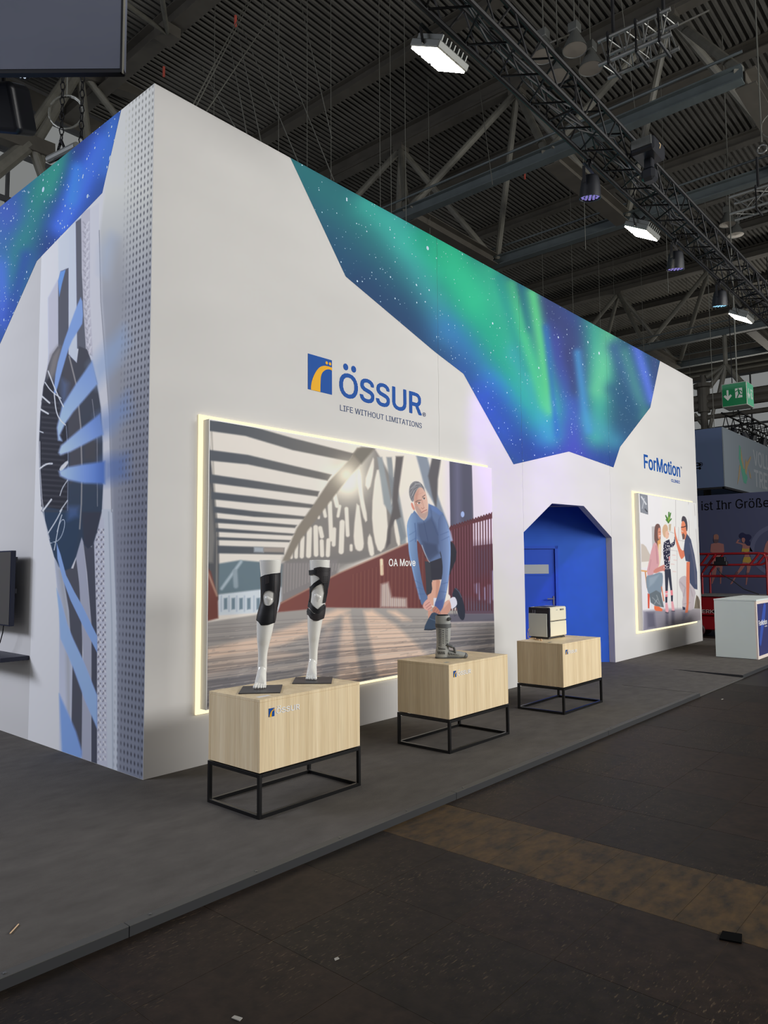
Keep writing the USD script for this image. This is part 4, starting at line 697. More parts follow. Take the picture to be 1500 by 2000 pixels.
    for x in range(872, 1400, 33): t = (x - 872) / 520; k.line([(x, 690 - t * 165), (x + 10, 1700)], 13, (78, 40, 48), .7); k.line([(x + 16, 720 - t * 165), (x + 24, 1690)], 7, (132, 92, 104) if x < 1140 else (108, 80, 96), .8, .45 if x < 1140 else .15); k.line([(x - 8, 705 - t * 165), (x + 14, 668 - t * 168), (x + 26, 690 - t * 168)], 15, (84, 42, 50), .7)
    k.line([(866, 712), (1392, 548)], 26, (92, 48, 56), .9); k.poly([(850, 1745), (1420, 1740), (1420, 1835), (840, 1850)], (96, 94, 108), 2); k.line([(840, 1850), (1420, 1838)], 12, (188, 176, 176), 1.2, .7)
    # the sun
    k.use(370, 780, 2.381); k.glow([(735, 385)], 92, (255, 246, 226), .96); k.glow([(735, 385), (790, 240)], 46, (244, 238, 222), .65); k.glow([(700, 300), (820, 260)], 40, (190, 184, 172), .5)
    # overhead beams
    bm = (78, 83, 92)
    for q in ([(80, 96), (250, 114), (480, 180), (765, 252), (742, 288), (480, 236), (260, 170), (80, 145)], [(86, 234), (270, 258), (480, 308), (662, 350), (642, 378), (480, 346), (270, 302), (86, 284)], [(95, 348), (300, 378), (604, 428), (596, 452), (300, 414), (95, 388)], [(102, 430), (300, 452), (582, 490), (570, 506), (300, 484), (102, 464)], [(112, 498), (300, 520), (542, 545), (532, 558), (300, 546), (112, 526)], [(118, 552), (500, 585), (490, 598), (118, 574)], [(122, 598), (490, 625), (478, 634), (122, 616)], [(128, 640), (470, 655), (464, 664), (128, 654)], [(130, 680), (442, 690), (440, 722), (130, 716)]): k.poly(q, bm, 1.6, grad=((200, 0), (74, 80, 90), (700, 0), (112, 108, 104)))
    k.poly([(300, 686), (345, 688), (345, 712), (300, 710)], (160, 168, 178), 2); k.poly([(345, 688), (440, 690), (440, 712), (345, 710)], (196, 180, 168), 2, .6)
    k.poly([(862, 226), (800, 296), (700, 415), (600, 545), (520, 650), (462, 750), (432, 752), (500, 598), (570, 500), (650, 380), (740, 285), (780, 225)], (132, 124, 114), 2); k.glow([(730, 350)], 62, (255, 246, 224), .85); k.poly([(760, 255), (800, 220), (862, 226), (800, 300)], (112, 108, 100), 3, .8)
    # ---- the runner tying his shoe
    k.use(740, 920, 6.25); S, sk_ = .55, (198, 150, 130)
    k.poly([(922, 1432), (940, 1424), (975, 1455), (1012, 1530), (1056, 1690), (1046, 1812), (1006, 1826), (960, 1745), (952, 1650), (905, 1692), (898, 1660), (948, 1600), (945, 1560), (884, 1530)], (40, 45, 60), S, sm=1); k.line([(935, 1432), (975, 1470), (1008, 1540)], 8, (84, 92, 112), S); k.line([(930, 1700), (944, 1760), (922, 1770), (908, 1700)], 4, (60, 62, 74), S)
    k.poly([(858, 1562), (922, 1528), (952, 1578), (957, 1640), (888, 1692), (870, 1642)], (208, 208, 228), S, sm=1)
    k.poly([(782, 1618), (860, 1562), (882, 1640), (882, 1682), (845, 1742), (772, 1795), (748, 1730)], (192, 144, 130), S, sm=1); k.poly([(782, 1618), (860, 1562), (868, 1590), (790, 1680)], (216, 172, 156), 1.2, .6)
    k.poly([(598, 1690), (655, 1715), (655, 1770), (606, 1850)], (196, 146, 130), S); k.poly([(560, 1100), (640, 1110), (652, 1330), (660, 1482), (580, 1514), (572, 1300)], (56, 58, 68), S)
    k.poly([(640, 1322), (755, 1318), (738, 1450), (712, 1560), (690, 1640), (655, 1650), (600, 1590), (582, 1522), (655, 1480)], (206, 158, 140), S, sm=1); k.poly([(700, 1330), (752, 1322), (725, 1500), (690, 1600)], (176, 124, 108), 1.5, .6)
    k.poly([(560, 1040), (640, 960), (760, 880), (870, 845), (920, 900), (948, 985), (938, 1090), (882, 1220), (868, 1262), (770, 1322), (642, 1334), (628, 1120)], (46, 47, 60), S); k.poly([(870, 850), (920, 900), (946, 990), (934, 1090), (880, 1220)], (36, 37, 48), 1, .7)
    k.poly([(668, 1550), (742, 1548), (712, 1620), (668, 1645)], (206, 208, 226), S)
    # shirt: trunk, then the two sleeves
    k.poly([(432, 480), (500, 560), (560, 592), (600, 480), (606, 400), (700, 440), (785, 520), (830, 620), (856, 700), (886, 838), (870, 862), (770, 880), (745, 1000), (760, 1060), (620, 1110), (560, 1010), (515, 905), (462, 830), (420, 700), (390, 560)], (76, 94, 132), S, grad=((420, 0), (96, 120, 160), (860, 0), (88, 106, 146)))
    k.poly([(470, 640), (560, 620), (640, 560), (690, 640), (730, 760), (740, 880), (700, 980), (600, 1060), (520, 900), (480, 780)], (66, 80, 114), 3, .8); k.poly([(540, 860), (700, 900), (740, 1000), (620, 1100), (560, 1000)], (58, 70, 100), 3, .8); k.line([(545, 600), (600, 860)], 6, (50, 66, 104), .8, .7); k.line([(630, 430), (650, 600), (720, 780)], 14, (56, 74, 116), 1.5, .5); k.poly([(608, 402), (700, 440), (784, 520), (740, 540), (640, 470)], (92, 120, 176), 2, .7)
    k.poly([(850, 690), (878, 740), (905, 850), (872, 862), (856, 780)], (170, 186, 226), 1.2, .7)
    k.poly([(410, 500), (372, 560), (342, 640), (342, 740), (358, 850), (364, 980), (390, 1120), (420, 1260), (460, 1400), (492, 1520), (522, 1648), (548, 1610), (605, 1548), (562, 1480), (528, 1360), (494, 1160), (472, 1000), (464, 838), (462, 700), (470, 560)], (92, 126, 180), S, sm=1, grad=((350, 0), (128, 158, 198), (500, 0), (88, 112, 154)))
    k.line([(355, 700), (372, 980), (430, 1280), (500, 1560)], 16, (128, 166, 220), 1.2, .6); k.line([(440, 640), (452, 760), (448, 860)], 12, (60, 82, 128), 1.2, .6)
    for q in ([(380, 860), (450, 820)], [(372, 780), (450, 730)], [(430, 1330), (520, 1380)], [(450, 1420), (540, 1440)], [(480, 1500), (560, 1500)]): k.line(q, 7, (66, 92, 142), 1.0, .5)
    k.poly([(730, 560), (790, 530), (836, 640), (862, 780), (876, 900), (876, 1060), (866, 1200), (842, 1400), (812, 1552), (790, 1645), (752, 1716), (676, 1655), (690, 1600), (722, 1500), (760, 1360), (782, 1210), (770, 1060), (742, 940), (730, 780), (720, 660)], (84, 112, 166), S, sm=1, grad=((730, 0), (80, 98, 138), (870, 0), (126, 150, 196)))
    k.line([(846, 720), (864, 960), (852, 1220), (810, 1500)], 14, (124, 156, 212), 1.2, .6); k.poly([(690, 1600), (790, 1560), (780, 1660), (750, 1714), (680, 1655)], (70, 84, 142), 1.5, .7)
    for q in ([(760, 850), (856, 800)], [(750, 780), (846, 740)], [(770, 1380), (836, 1360)], [(744, 1470), (820, 1480)]): k.line(q, 7, (58, 80, 130), 1.0, .5)
    k.line([(525, 905), (560, 1000), (600, 1090), (618, 1112)], 7, (214, 208, 206), .7, .8)
    # hands
    k.poly([(532, 1652), (552, 1598), (598, 1556), (628, 1590), (648, 1650), (650, 1690), (604, 1706), (562, 1692)], (208, 158, 150), S, sm=1); k.poly([(648, 1690), (684, 1640), (735, 1690), (758, 1738), (748, 1762), (700, 1762), (662, 1735)], (176, 122, 108), S, sm=1)
    for q in ([(566, 1640), (618, 1600)], [(580, 1670), (632, 1630)], [(600, 1692), (645, 1660)], [(668, 1715), (700, 1668)], [(692, 1738), (722, 1690)], [(718, 1752), (740, 1712)]): k.line(q, 5, (130, 82, 80), .6, .75)
    k.poly([(556, 1905), (575, 1860), (608, 1795), (658, 1715), (740, 1752), (760, 1780), (712, 1830), (705, 1925), (640, 1940), (560, 1945)], (52, 68, 90), S, sm=1); k.line([(558, 1935), (640, 1938), (706, 1925)], 14, (32, 40, 54), S); k.line([(620, 1800), (700, 1830)], 7, (84, 104, 130), S)
    # head
    k.poly([(424, 350), (430, 262), (476, 205), (540, 192), (566, 240), (582, 300), (598, 380), (602, 470), (594, 552), (552, 602), (512, 580), (466, 510), (436, 440)], (206, 166, 150), S, sm=1, grad=((430, 0), (196, 152, 138), (600, 0), (214, 178, 164)))
    k.poly([(436, 430), (470, 420), (520, 500), (545, 520), (600, 480), (594, 552), (552, 604), (505, 572), (462, 505)], (172, 146, 140), 1.4, .85, sm=1); k.poly([(500, 560), (560, 590), (590, 545), (580, 570), (550, 606)], (196, 190, 188), 1.2, .7); k.poly([(440, 280), (490, 220), (470, 330), (480, 420), (445, 410)], (178, 130, 116), 1.8, .55)
    k.poly([(372, 310), (366, 240), (378, 175), (420, 128), (472, 122), (520, 150), (552, 205), (565, 262), (540, 215), (512, 195), (478, 208), (448, 262), (430, 305), (428, 368), (402, 378)], (128, 128, 134), S, sm=1)
    for q in ([(385, 200), (430, 150), (480, 140)], [(382, 250), (430, 180), (500, 170)], [(392, 300), (432, 220), (480, 190)], [(400, 345), (425, 290), (448, 240)], [(520, 165), (548, 210)]): k.line(q, 6, (72, 72, 82), .7, .75)
    for q in ([(400, 215), (450, 165)], [(440, 150), (505, 160)], [(408, 300), (432, 240)]): k.line(q, 6, (190, 190, 196), .7, .7)
    k.poly([(388, 392), (408, 384), (428, 430), (442, 470), (428, 482), (404, 450)], (206, 134, 118), S, sm=1)
    k.line([(448, 378), (480, 358), (512, 356)], 9, (96, 82, 80), .6, .9); k.line([(530, 318), (562, 294)], 9, (96, 82, 80), .6, .9); k.poly(disc((487, 392), 20, 12), (224, 212, 206), .5); k.poly(disc((490, 391), 8, 11), (50, 48, 54), .5); k.line([(466, 384), (490, 378), (512, 390)], 4, (70, 54, 52), .5); k.poly(disc((549, 337), 15, 12), (224, 212, 206), .5); k.poly(disc((552, 336), 7, 11), (50, 48, 54), .5); k.line([(534, 334), (548, 324), (564, 332)], 4, (70, 54, 52), .5)
    k.line([(522, 345), (548, 440)], 5, (170, 120, 106), .8, .7); k.line([(520, 450), (536, 462), (554, 446)], 6, (150, 96, 88), .6, .9); k.line([(522, 505), (550, 488), (585, 472)], 8, (148, 88, 86), .7, .95); k.line([(448, 405), (470, 430)], 5, (168, 120, 108), .8, .6); k.line([(470, 290), (540, 262)], 4, (180, 138, 124), .8, .6); k.line([(500, 470), (515, 510)], 6, (160, 112, 104), 1, .6)
    return k.done(.86)
LB = picture('framed_picture', 'large lit framed picture of a runner tying his shoe on a timber bridge', .488, 4.735, .455, 2.812, .10, (.450, 4.772, .412, 2.856), bridge_art, 720, 420, 'printed photograph of a man in a blue shirt on a bridge')
a, b = on((759.5, 1108), 1, -.103), on((811.5, 1098), 1, -.103); put(PRINT[LB], 'caption_lettering', text('OA Move', a[0], b[0], 1.588, 1.668, (0, -.1018, 0), X, Z, bold=True, depth=.0012), 'logo_white')
def family_art(P):
    k = Ink(P, (222, 220, 225)); k.use(1220, 940, 6.25); S = .5
    k.poly([(440, 200), (940, 260), (940, 1600), (560, 1570), (440, 1000)], (226, 223, 220), 4, .8)
    k.poly([(225, 1585), (480, 1560), (940, 1545), (940, 1720), (225, 1840)], (150, 150, 164), 3, grad=((240, 0), (134, 132, 148), (900, 0), (172, 166, 172)))
    for q in ([(270, 1600), (360, 1600), (380, 1780), (280, 1790)], [(500, 1600), (530, 1600), (530, 1750), (505, 1755)], [(570, 1590), (605, 1590), (600, 1735), (578, 1740)]): k.poly(q, (84, 84, 102), 3, .75)
    k.poly([(700, 1600), (780, 1590), (760, 1640), (710, 1700)], (112, 112, 130), 3, .7)
    for q in ([(622, 225), (624, 560)], [(780, 255), (790, 700)], [(660, 560), (660, 720)], [(850, 280), (900, 1000)], [(655, 720), (760, 735)], [(560, 840), (640, 850)], [(640, 850), (645, 1560)]): k.line(q, 5, (176, 172, 174), .6, .9)
    for q in ([(790, 300), (800, 460)], [(865, 440), (870, 560)], [(910, 540), (912, 640)]): k.line(q, 36, (238, 236, 234), 1.5, .8)
    k.poly([(185, 152), (276, 175), (284, 404), (196, 376)], (132, 136, 146), S); k.line([(205, 190), (262, 280)], 16, (206, 208, 214), .8); k.line([(215, 330), (240, 210)], 10, (186, 188, 196), .8); k.line([(250, 340), (275, 370)], 14, (70, 72, 80), .8); k.line([(185, 152), (276, 175), (284, 404), (196, 376), (185, 152)], 4, (88, 90, 98), .5)
    k.poly([(330, 552), (372, 550), (372, 840), (338, 850)], (184, 180, 182), S); k.poly([(200, 765), (228, 768), (262, 800), (300, 878), (318, 900), (318, 985), (205, 1000)], (194, 184, 174), .7); k.poly([(205, 985), (320, 975), (320, 1030), (205, 1060)], (226, 220, 214), .7)
    k.line([(206, 1092), (275, 1100)], 18, (214, 158, 100), .6); k.line([(252, 1110), (276, 1300)], 14, (196, 130, 84), .6)
    for x, y in ((585, 900), (600, 960), (570, 1010), (590, 1100)): k.line([(x, y), (x + 34, y + 4)], 8, (206, 150, 144), .8, .5)
    for p_, q_ in (((535, 505), (502, 420)), ((535, 505), (540, 380)), ((535, 505), (560, 390)), ((535, 500), (568, 460)), ((533, 500), (508, 470)), ((530, 480), (515, 440))): k.line([p_, q_], 15, (74, 122, 56), .6)
    k.line([(535, 480), (545, 440)], 14, (150, 180, 70), .7); k.poly([(538, 525), (568, 520), (564, 606), (540, 602)], (190, 174, 148), S); k.line([(540, 610), (600, 635)], 5, (170, 166, 164), .6)
    # woman
    k.poly([(365, 570), (378, 530), (402, 515), (430, 530), (442, 590), (440, 700), (430, 780), (410, 840), (398, 790), (370, 740), (360, 700)], (112, 84, 80), S, sm=1); k.poly([(400, 730), (436, 700), (446, 800), (440, 905), (420, 900), (405, 820)], (216, 158, 96), .6)
    k.poly([(405, 580), (430, 560), (442, 610), (440, 680), (422, 712), (404, 690)], (214, 142, 118), S, sm=1); k.line([(415, 620), (438, 618)], 6, (120, 74, 64), .4); k.line([(420, 668), (438, 664)], 7, (240, 220, 214), .4)
    k.poly([(415, 770), (445, 760), (448, 900), (430, 1040), (400, 1050)], (238, 206, 180), .6); k.poly([(330, 820), (362, 742), (398, 762), (418, 900), (424, 1040), (352, 1132), (315, 1160), (264, 1132), (302, 950)], (206, 156, 162), S, sm=1); k.line([(385, 790), (400, 1000)], 14, (180, 124, 134), 1, .7); k.line([(320, 960), (300, 1080)], 10, (182, 130, 136), 1, .7)
    k.poly([(345, 1085), (465, 1022), (505, 1012), (520, 1050), (505, 1106), (455, 1090), (362, 1132)], (198, 130, 120), S, sm=1)
    k.poly([(262, 1150), (330, 1145), (455, 1100), (472, 1180), (445, 1390), (400, 1485), (322, 1445), (288, 1370), (262, 1260)], (126, 142, 158), S, sm=1); k.poly([(300, 1180), (420, 1140), (360, 1240), (300, 1290)], (154, 168, 182), 2, .6); k.poly([(302, 1376), (385, 1330), (442, 1366), (480, 1540), (378, 1524), (318, 1480)], (102, 112, 120), S); 
    for q in ([(340, 1420), (420, 1500)], [(390, 1390), (440, 1520)], [(360, 1500), (400, 1440)]): k.line(q, 9, (180, 186, 190), .8, .6)
    k.poly([(360, 1520), (420, 1530), (464, 1562), (456, 1588), (380, 1580), (362, 1560)], (228, 112, 74), S); k.poly([(280, 1368), (306, 1380), (302, 1552), (284, 1550)], (206, 84, 64), S); k.line([(450, 1290), (478, 1460)], 12, (210, 120, 84), .7)
    # girl
    k.poly([(458, 600), (470, 545), (495, 522), (522, 540), (532, 590), (515, 650), (498, 694), (470, 668)], (204, 170, 140), S, sm=1); k.poly([(498, 610), (530, 605), (544, 640), (538, 690), (512, 706), (498, 690)], (238, 182, 162), S, sm=1); k.line([(530, 640), (540, 642)], 4, (120, 84, 80), .4)
    k.poly([(476, 745), (510, 725), (545, 708), (558, 768), (598, 738), (612, 672), (618, 700), (612, 770), (588, 802), (556, 806), (554, 940), (546, 1075), (498, 1084), (484, 1000), (470, 860)], (46, 46, 66), S)
    rr = random.Random(2)
    for j in range(58):
        x, y = rr.uniform(476, 552), rr.uniform(735, 1070); k.poly(disc((x, y), 4.5, 6, 8), (226, 222, 228), .35)
    for x, y in ((575, 770), (592, 760), (600, 730), (582, 790), (608, 705)): k.poly(disc((x, y), 4.5, 6, 8), (226, 222, 228), .35)
    k.poly([(536, 920), (552, 915), (552, 965), (540, 975)], (236, 150, 150), .5)
    k.poly([(488, 1080), (560, 1070), (582, 1330), (560, 1336), (534, 1170), (526, 1340), (498, 1342)], (52, 56, 72), S); k.poly([(495, 1340), (526, 1338), (524, 1412), (497, 1412)], (232, 132, 142), S); k.poly([(558, 1332), (586, 1328), (590, 1390), (564, 1394)], (232, 132, 142), S); k.line([(498, 1375), (524, 1372)], 9, (240, 230, 232), .5); k.poly([(496, 1412), (522, 1410), (520, 1480), (498, 1482)], (50, 52, 70), S); k.poly([(564, 1394), (589, 1390), (588, 1466), (568, 1468)], (50, 52, 70), S)
    k.poly([(498, 1484), (522, 1482), (538, 1570), (530, 1604), (500, 1590), (496, 1530)], (222, 162, 172), S); k.poly([(568, 1466), (592, 1466), (608, 1550), (606, 1584), (578, 1580), (570, 1520)], (222, 162, 172), S); k.line([(500, 1600), (532, 1606)], 9, (60, 58, 72), .5); k.line([(576, 1584), (608, 1586)], 9, (60, 58, 72), .5)
    # man
    k.poly([(608, 545), (616, 560), (622, 640), (652, 742), (694, 850), (736, 838), (748, 890), (704, 952), (680, 942), (640, 800), (616, 700), (606, 620)], (216, 124, 96), S, sm=1)
    k.poly([(692, 500), (700, 432), (722, 422), (750, 445), (768, 520), (766, 612), (750, 605), (742, 520), (720, 482)], (74, 70, 78), S, sm=1); k.poly([(694, 495), (720, 480), (742, 520), (752, 600), (764, 650), (742, 724), (716, 690), (698, 660), (688, 600)], (226, 134, 100), S, sm=1); k.poly([(700, 650), (716, 630), (736, 660), (732, 704), (708, 712)], (112, 88, 84), .6); k.line([(692, 562), (722, 558), (745, 548)], 9, (44, 40, 46), .5); k.line([(696, 605), (712, 612)], 7, (240, 226, 216), .5)
    k.poly([(735, 720), (758, 640), (775, 660), (808, 710), (852, 900), (884, 1110), (888, 1322), (848, 1312), (794, 1240), (792, 985), (745, 972), (722, 835)], (72, 80, 106), S); k.line([(800, 760), (850, 1000), (870, 1250)], 16, (122, 116, 132), 1.2, .55); k.line([(790, 900), (800, 1200)], 12, (54, 60, 84), 1.2, .7)
    k.poly([(658, 1210), (690, 1165), (752, 1148), (792, 1240), (872, 1340), (852, 1440), (845, 1572), (720, 1576), (698, 1500), (716, 1380), (672, 1300)], (190, 180, 186), S, sm=1); k.line([(680, 1230), (740, 1300), (720, 1400)], 12, (152, 142, 152), 1.2, .6); k.line([(800, 1290), (830, 1400)], 12, (156, 146, 154), 1.2, .6); k.line([(720, 1500), (800, 1480)], 9, (150, 142, 150), 1, .6)
    k.poly([(876, 1388), (900, 1410), (930, 1490), (930, 1556), (850, 1552), (862, 1460)], (124, 114, 100), S); k.line([(885, 1410), (905, 1540)], 8, (84, 76, 70), .6); k.poly([(705, 1530), (740, 1540), (740, 1570), (710, 1570)], (60, 66, 86), .6)
    k.poly([(755, 985), (796, 982), (792, 1240), (782, 1500), (772, 1602), (738, 1606), (756, 1500), (752, 1240)], (216, 120, 90), S)
    return k.done(.86)
picture('framed_picture', 'smaller lit framed picture of a family high-fiving indoors', 9.405, 12.385, .445, 2.825, .10, (9.345, 12.43, .395, 2.865), family_art, 330, 270, 'printed photograph of a woman, a girl and a man')

# ================================================================== display plinths
def plinth(name, x0, x1, y0, y1, label, group, sc=1.0):
    t = thing(name, label, 'display plinth', ((x0 + x1) / 2, (y0 + y1) / 2, 0)); zb, zt = .285, .746; e = .0012
    put(t, 'front_panel', MB().box(x0, x1, y0, y0 + .019, zb, zt - .0195, e), 'ash'); put(t, 'rear_panel', MB().box(x0, x1, y1 - .019, y1, zb, zt - .0195, e), 'ash'); put(t, 'side_panel', MB().box(x0, x0 + .019, y0 + .0195, y1 - .0195, zb, zt - .0195, e), 'ash'); put(t, 'side_panel', MB().box(x1 - .019, x1, y0 + .0195, y1 - .0195, zb, zt - .0195, e), 'ash')
    put(t, 'top_panel', MB().box(x0, x1, y0, y1, zt - .019, zt, e), 'ash'); put(t, 'bottom_panel', MB().box(x0 + .02, x1 - .02, y0 + .02, y1 - .02, zb, zb + .018), 'ash')
    s = .024; h = zb - .006
    for x in (x0 + s / 2 - .004, x1 - s / 2 + .004):
        for y in (y0 + s / 2 - .004, y1 - s / 2 + .004): put(t, 'leg', MB().box(x - s / 2, x + s / 2, y - s / 2, y + s / 2, 0, h, .0015), 'black_metal')
    for z in (s / 2, h - s / 2):
        for y in (y0 + s / 2 - .004, y1 - s / 2 + .004): put(t, 'rail', MB().box(x0 + s - .004, x1 - s + .004, y - s / 2, y + s / 2, z - s / 2, z + s / 2, .0015), 'black_metal')
        for x in (x0 + s / 2 - .004, x1 - s / 2 + .004): put(t, 'rail', MB().box(x - s / 2, x + s / 2, y0 + s - .004, y1 - s + .004, z - s / 2, z + s / 2, .0015), 'black_metal')
    put(t, 'spacer', MB().box(x0 + .03, x1 - .03, y0 + .03, y1 - .03, h - .001, zb + .001), 'black_metal')
    return t
pl1 = plinth('display_plinth', .006, .943, -1.356, -.812, 'nearest and widest pale ash plinth on a black frame, carrying two white mannequin legs', None)
pl2 = plinth('display_plinth', 2.083, 3.030, -1.333, -.758, 'middle pale ash plinth on a black frame, carrying the grey walker boot', None)
pl3 = plinth('display_plinth', 4.160, 5.095, -1.320, -.759, 'farthest pale ash plinth on a black frame, carrying the white device', None)
k6, k5, k4 = crop(390, 1290, 4.545), crop(750, 1150, 5.556), crop(980, 1150, 6.818)
for t, y, q in ((pl1, -1.356, (k6(612, 428), k6(662, 492), k6(678, 475), k6(886, 440), k6(684, 420))), (pl2, -1.333, (k5(752, 893), k5(783, 955), k5(795, 945), k5(942, 925), k5(795, 890))), (pl3, -1.320, (k4(848, 815), k4(878, 870), k4(884, 866), k4(1000, 845), k4(884, 815)))):
    a, b, c, d, f = (on(p_, 1, y) for p_ in q); ez0, ez1 = b[2], a[2]; emblem(t, a[0], b[0], ez0, ez1, y - .0003, True); zc0 = c[2]; zc1 = c[2] + (ez1 - ez0) * .70
    wordmark(t, c[0], d[0], zc0, zc1, y - .0003, 'logo_white')
for t, o, w in ((pl1, on(k6(565, 318), 2, .746), .05), (pl2, on(k5(680, 798), 2, .746), .03)): put(t, 'top_label', MB().box(o[0] - w, o[0] + w, o[1] - .018, o[1] + .018, .7462, .7466), 'logo_white' if t == pl1 else 'boot_grey')

# ================================================================== mannequin legs with knee braces
EL = RT * [1, 1, 0]; EL /= np.linalg.norm(EL); EF = np.cross(EL, Z); EF = EF if EF @ FW < 0 else -EF    # across and towards the aisle
def loft(rows, n=40, off=0.0, ends=True):
    """rows of (z, left, right, depth_front, depth_back): rounded sections of a limb, front = toes"""
    from scipy.interpolate import PchipInterpolator
    r = A(rows, float); zz = np.linspace(r[0, 0], r[-1, 0], 110); q = [PchipInterpolator(r[:, 0], r[:, j])(zz) for j in range(1, 5)]
    an = np.arange(n) * 2 * np.pi / n; v = []
    for i, z in enumerate(zz):
        cx, hw = (q[0][i] + q[1][i]) / 2, (q[1][i] - q[0][i]) / 2 + off
        for t in an:
            d = q[2][i] + off if math.sin(t) > 0 else q[3][i] + off; v.append((cx + hw * math.copysign(abs(math.cos(t)) ** .92, math.cos(t)), d * math.sin(t), z))
    v = A(v); k = len(zz); f = []
    for i in range(k - 1):
        for j in range(n): a, b, c, d = i * n + j, i * n + (j + 1) % n, (i + 1) * n + (j + 1) % n, (i + 1) * n + j; f += [(a, b, c), (a, c, d)]
    b0, b1 = len(v), len(v) + 1; v = np.vstack([v, [v[:n].mean(0)], [v[-n:].mean(0)]])
    f += [(b0, (j + 1) % n, j) for j in range(n)] + [(b1, (k - 1) * n + j, (k - 1) * n + (j + 1) % n) for j in range(n)]
    return m3.Manifold(m3.Mesh(np.asarray(v, np.float32), np.asarray(f, np.uint32)))
def ball(c, r): return m3.Manifold.sphere(r, 20).translate(tuple(map(float, c)))
def hull(*s): return m3.Manifold.batch_hull([ball(c, r) for c, r in s])
def tri_of(man): q = man.to_mesh(); return trimesh.Trimesh(q.vert_properties[:, :3], q.tri_verts, process=True)
def leg_shape(prof, flip):
    base = loft(prof); s = flip
    foot = [hull(((0, -.006, .150), .027), ((0, -.040, .098), .024), ((0, .010, .112), .030), ((0, .004, .085), .026)), hull(((0, .008, .112), .031), ((0, .045, .066), .032), ((0, -.03, .092), .024), ((-.018 * s, .072, .034), .022), ((.020 * s, .066, .032), .021), ((0, .055, .036), .022))]
    toes = [((-.030, .112, .0145), .0145), ((-.0095, .112, .0122), .0112), ((.008, .107, .0115), .0102), ((.0225, .100, .0108), .0096), ((.0345, .090, .010), .0088)]
    roots = [(-.020, .074, .032), (-.007, .074, .032), (.007, .071, .030), (.019, .066, .028), (.029, .060, .026)]
    for (c, r), q in zip(toes, roots): foot.append(hull(((c[0] * s, c[1], c[2]), r), ((q[0] * s, q[1], q[2]), r + .004)))
    zk = .62; pf = lambda z: prof_at(prof, z)
    knee = hull(((pf(zk)[0] - .008, pf(zk)[1] - .013, zk), .020), ((pf(zk)[0] + .008, pf(zk)[1] - .013, zk - .012), .020), ((pf(zk)[0], pf(zk - .04)[1] - .012, zk - .04), .014))
    u = m3.Manifold.batch_boolean([base, knee] + foot, m3.OpType.Add).refine_to_length(.006)
    t = tri_of(u); trimesh.smoothing.filter_taubin(t, lamb=.5, nu=.53, iterations=16); return t
def prof_at(prof, z): r = A(prof); return float(np.interp(z, r[:, 0], (r[:, 1] + r[:, 2]) / 2)), float(np.interp(z, r[:, 0], r[:, 3]))
def leg(name, base, px_rows, ybot, plate, label, flip, lean):
    """px_rows: crop rows (y, left, right) of the leg's outline; turned into metres at the leg's place"""
    dist = (base - CAM) @ FW; sc = dist / FPX / 7.145 * 1.03
    rows = []
    for y, l, r in px_rows:
        z = (ybot - y) * sc; hw = (r - l) / 2 * sc; rows.append((z, (l - lean) * sc, (r - lean) * sc, hw * (1.0 if z > .30 else .86), hw * (1.12 if z > .20 else .9)))
    rows = sorted(rows); t = thing(name, label, 'mannequin leg', base)
    m = leg_shape([q for q in rows if q[0] > .085], flip); v = m.vertices; put(t, 'leg', (base + v[:, :1] * EL + v[:, 1:2] * EF + v[:, 2:] * Z, m.faces if np.dot(np.cross(EL, EF), Z) > 0 else m.faces[:, ::-1]), 'leg_white', smooth=True)
    c = [on(q, 2, .7465) for q in plate]; c = c if Polygon([q[:2] for q in c]).exterior.is_ccw else c[::-1]; put(t, 'base_plate', MB().ext(Polygon([q[:2] for q in c]), .007, (0, 0, .7465), X, Y), 'base_dark')
    return t, rows, sc
c7 = crop(460, 1090, 7.145)
b1 = on(c7(370, 1790), 2, .754); b2 = on(c7(1075, 1672), 2, .754)
L1 = [(130, 332, 631), (250, 341, 622), (330, 349, 612), (450, 357, 610), (600, 362, 598), (700, 357, 588), (800, 332, 568), (900, 308, 553), (960, 300, 543), (1020, 298, 528), (1100, 299, 513), (1200, 303, 490), (1300, 312, 465), (1400, 319, 446), (1480, 320, 440), (1560, 314, 440), (1640, 318, 436), (1700, 320, 432)]
L2 = [(120, 1041, 1320), (220, 1045, 1317), (330, 1050, 1312), (500, 1058, 1286), (600, 1054, 1268), (700, 1040, 1257), (780, 1027, 1249), (850, 1017, 1240), (950, 1013, 1216), (1050, 1016, 1198), (1150, 1022, 1180), (1250, 1030, 1164), (1350, 1035, 1152), (1450, 1036, 1148), (1530, 1032, 1144), (1600, 1036, 1140)]
l1, r1, s1 = leg('mannequin_leg', b1, L1, 1838, [c7(40, 1900), c7(625, 1885), c7(655, 1778), c7(105, 1800)], 'glossy white mannequin leg wearing the plain black knee sleeve, left of the two', 1, 375)
l2, r2, s2 = leg('mannequin_leg', b2, L2, 1712, [c7(790, 1758), c7(1338, 1755), c7(1355, 1665), c7(840, 1672)], 'glossy white mannequin leg wearing the strapped knee brace, right of the two', -1, 1082)
def shell(rows, off, thick): r = [q for q in rows if q[0] > .118]; return loft(r, 64, off) - loft(r, 64, off - thick)
def cut(poly, lean, ybot, sc, y0, y1):
    p = [((x - lean) * sc, (ybot - y) * sc) for x, y in poly]; cs = m3.CrossSection([A(p if Polygon(p).exterior.is_ccw else p[::-1])]); m = m3.Manifold.extrude(cs, y1 - y0); return m.rotate((90, 0, 0)).translate((0, y1, 0))
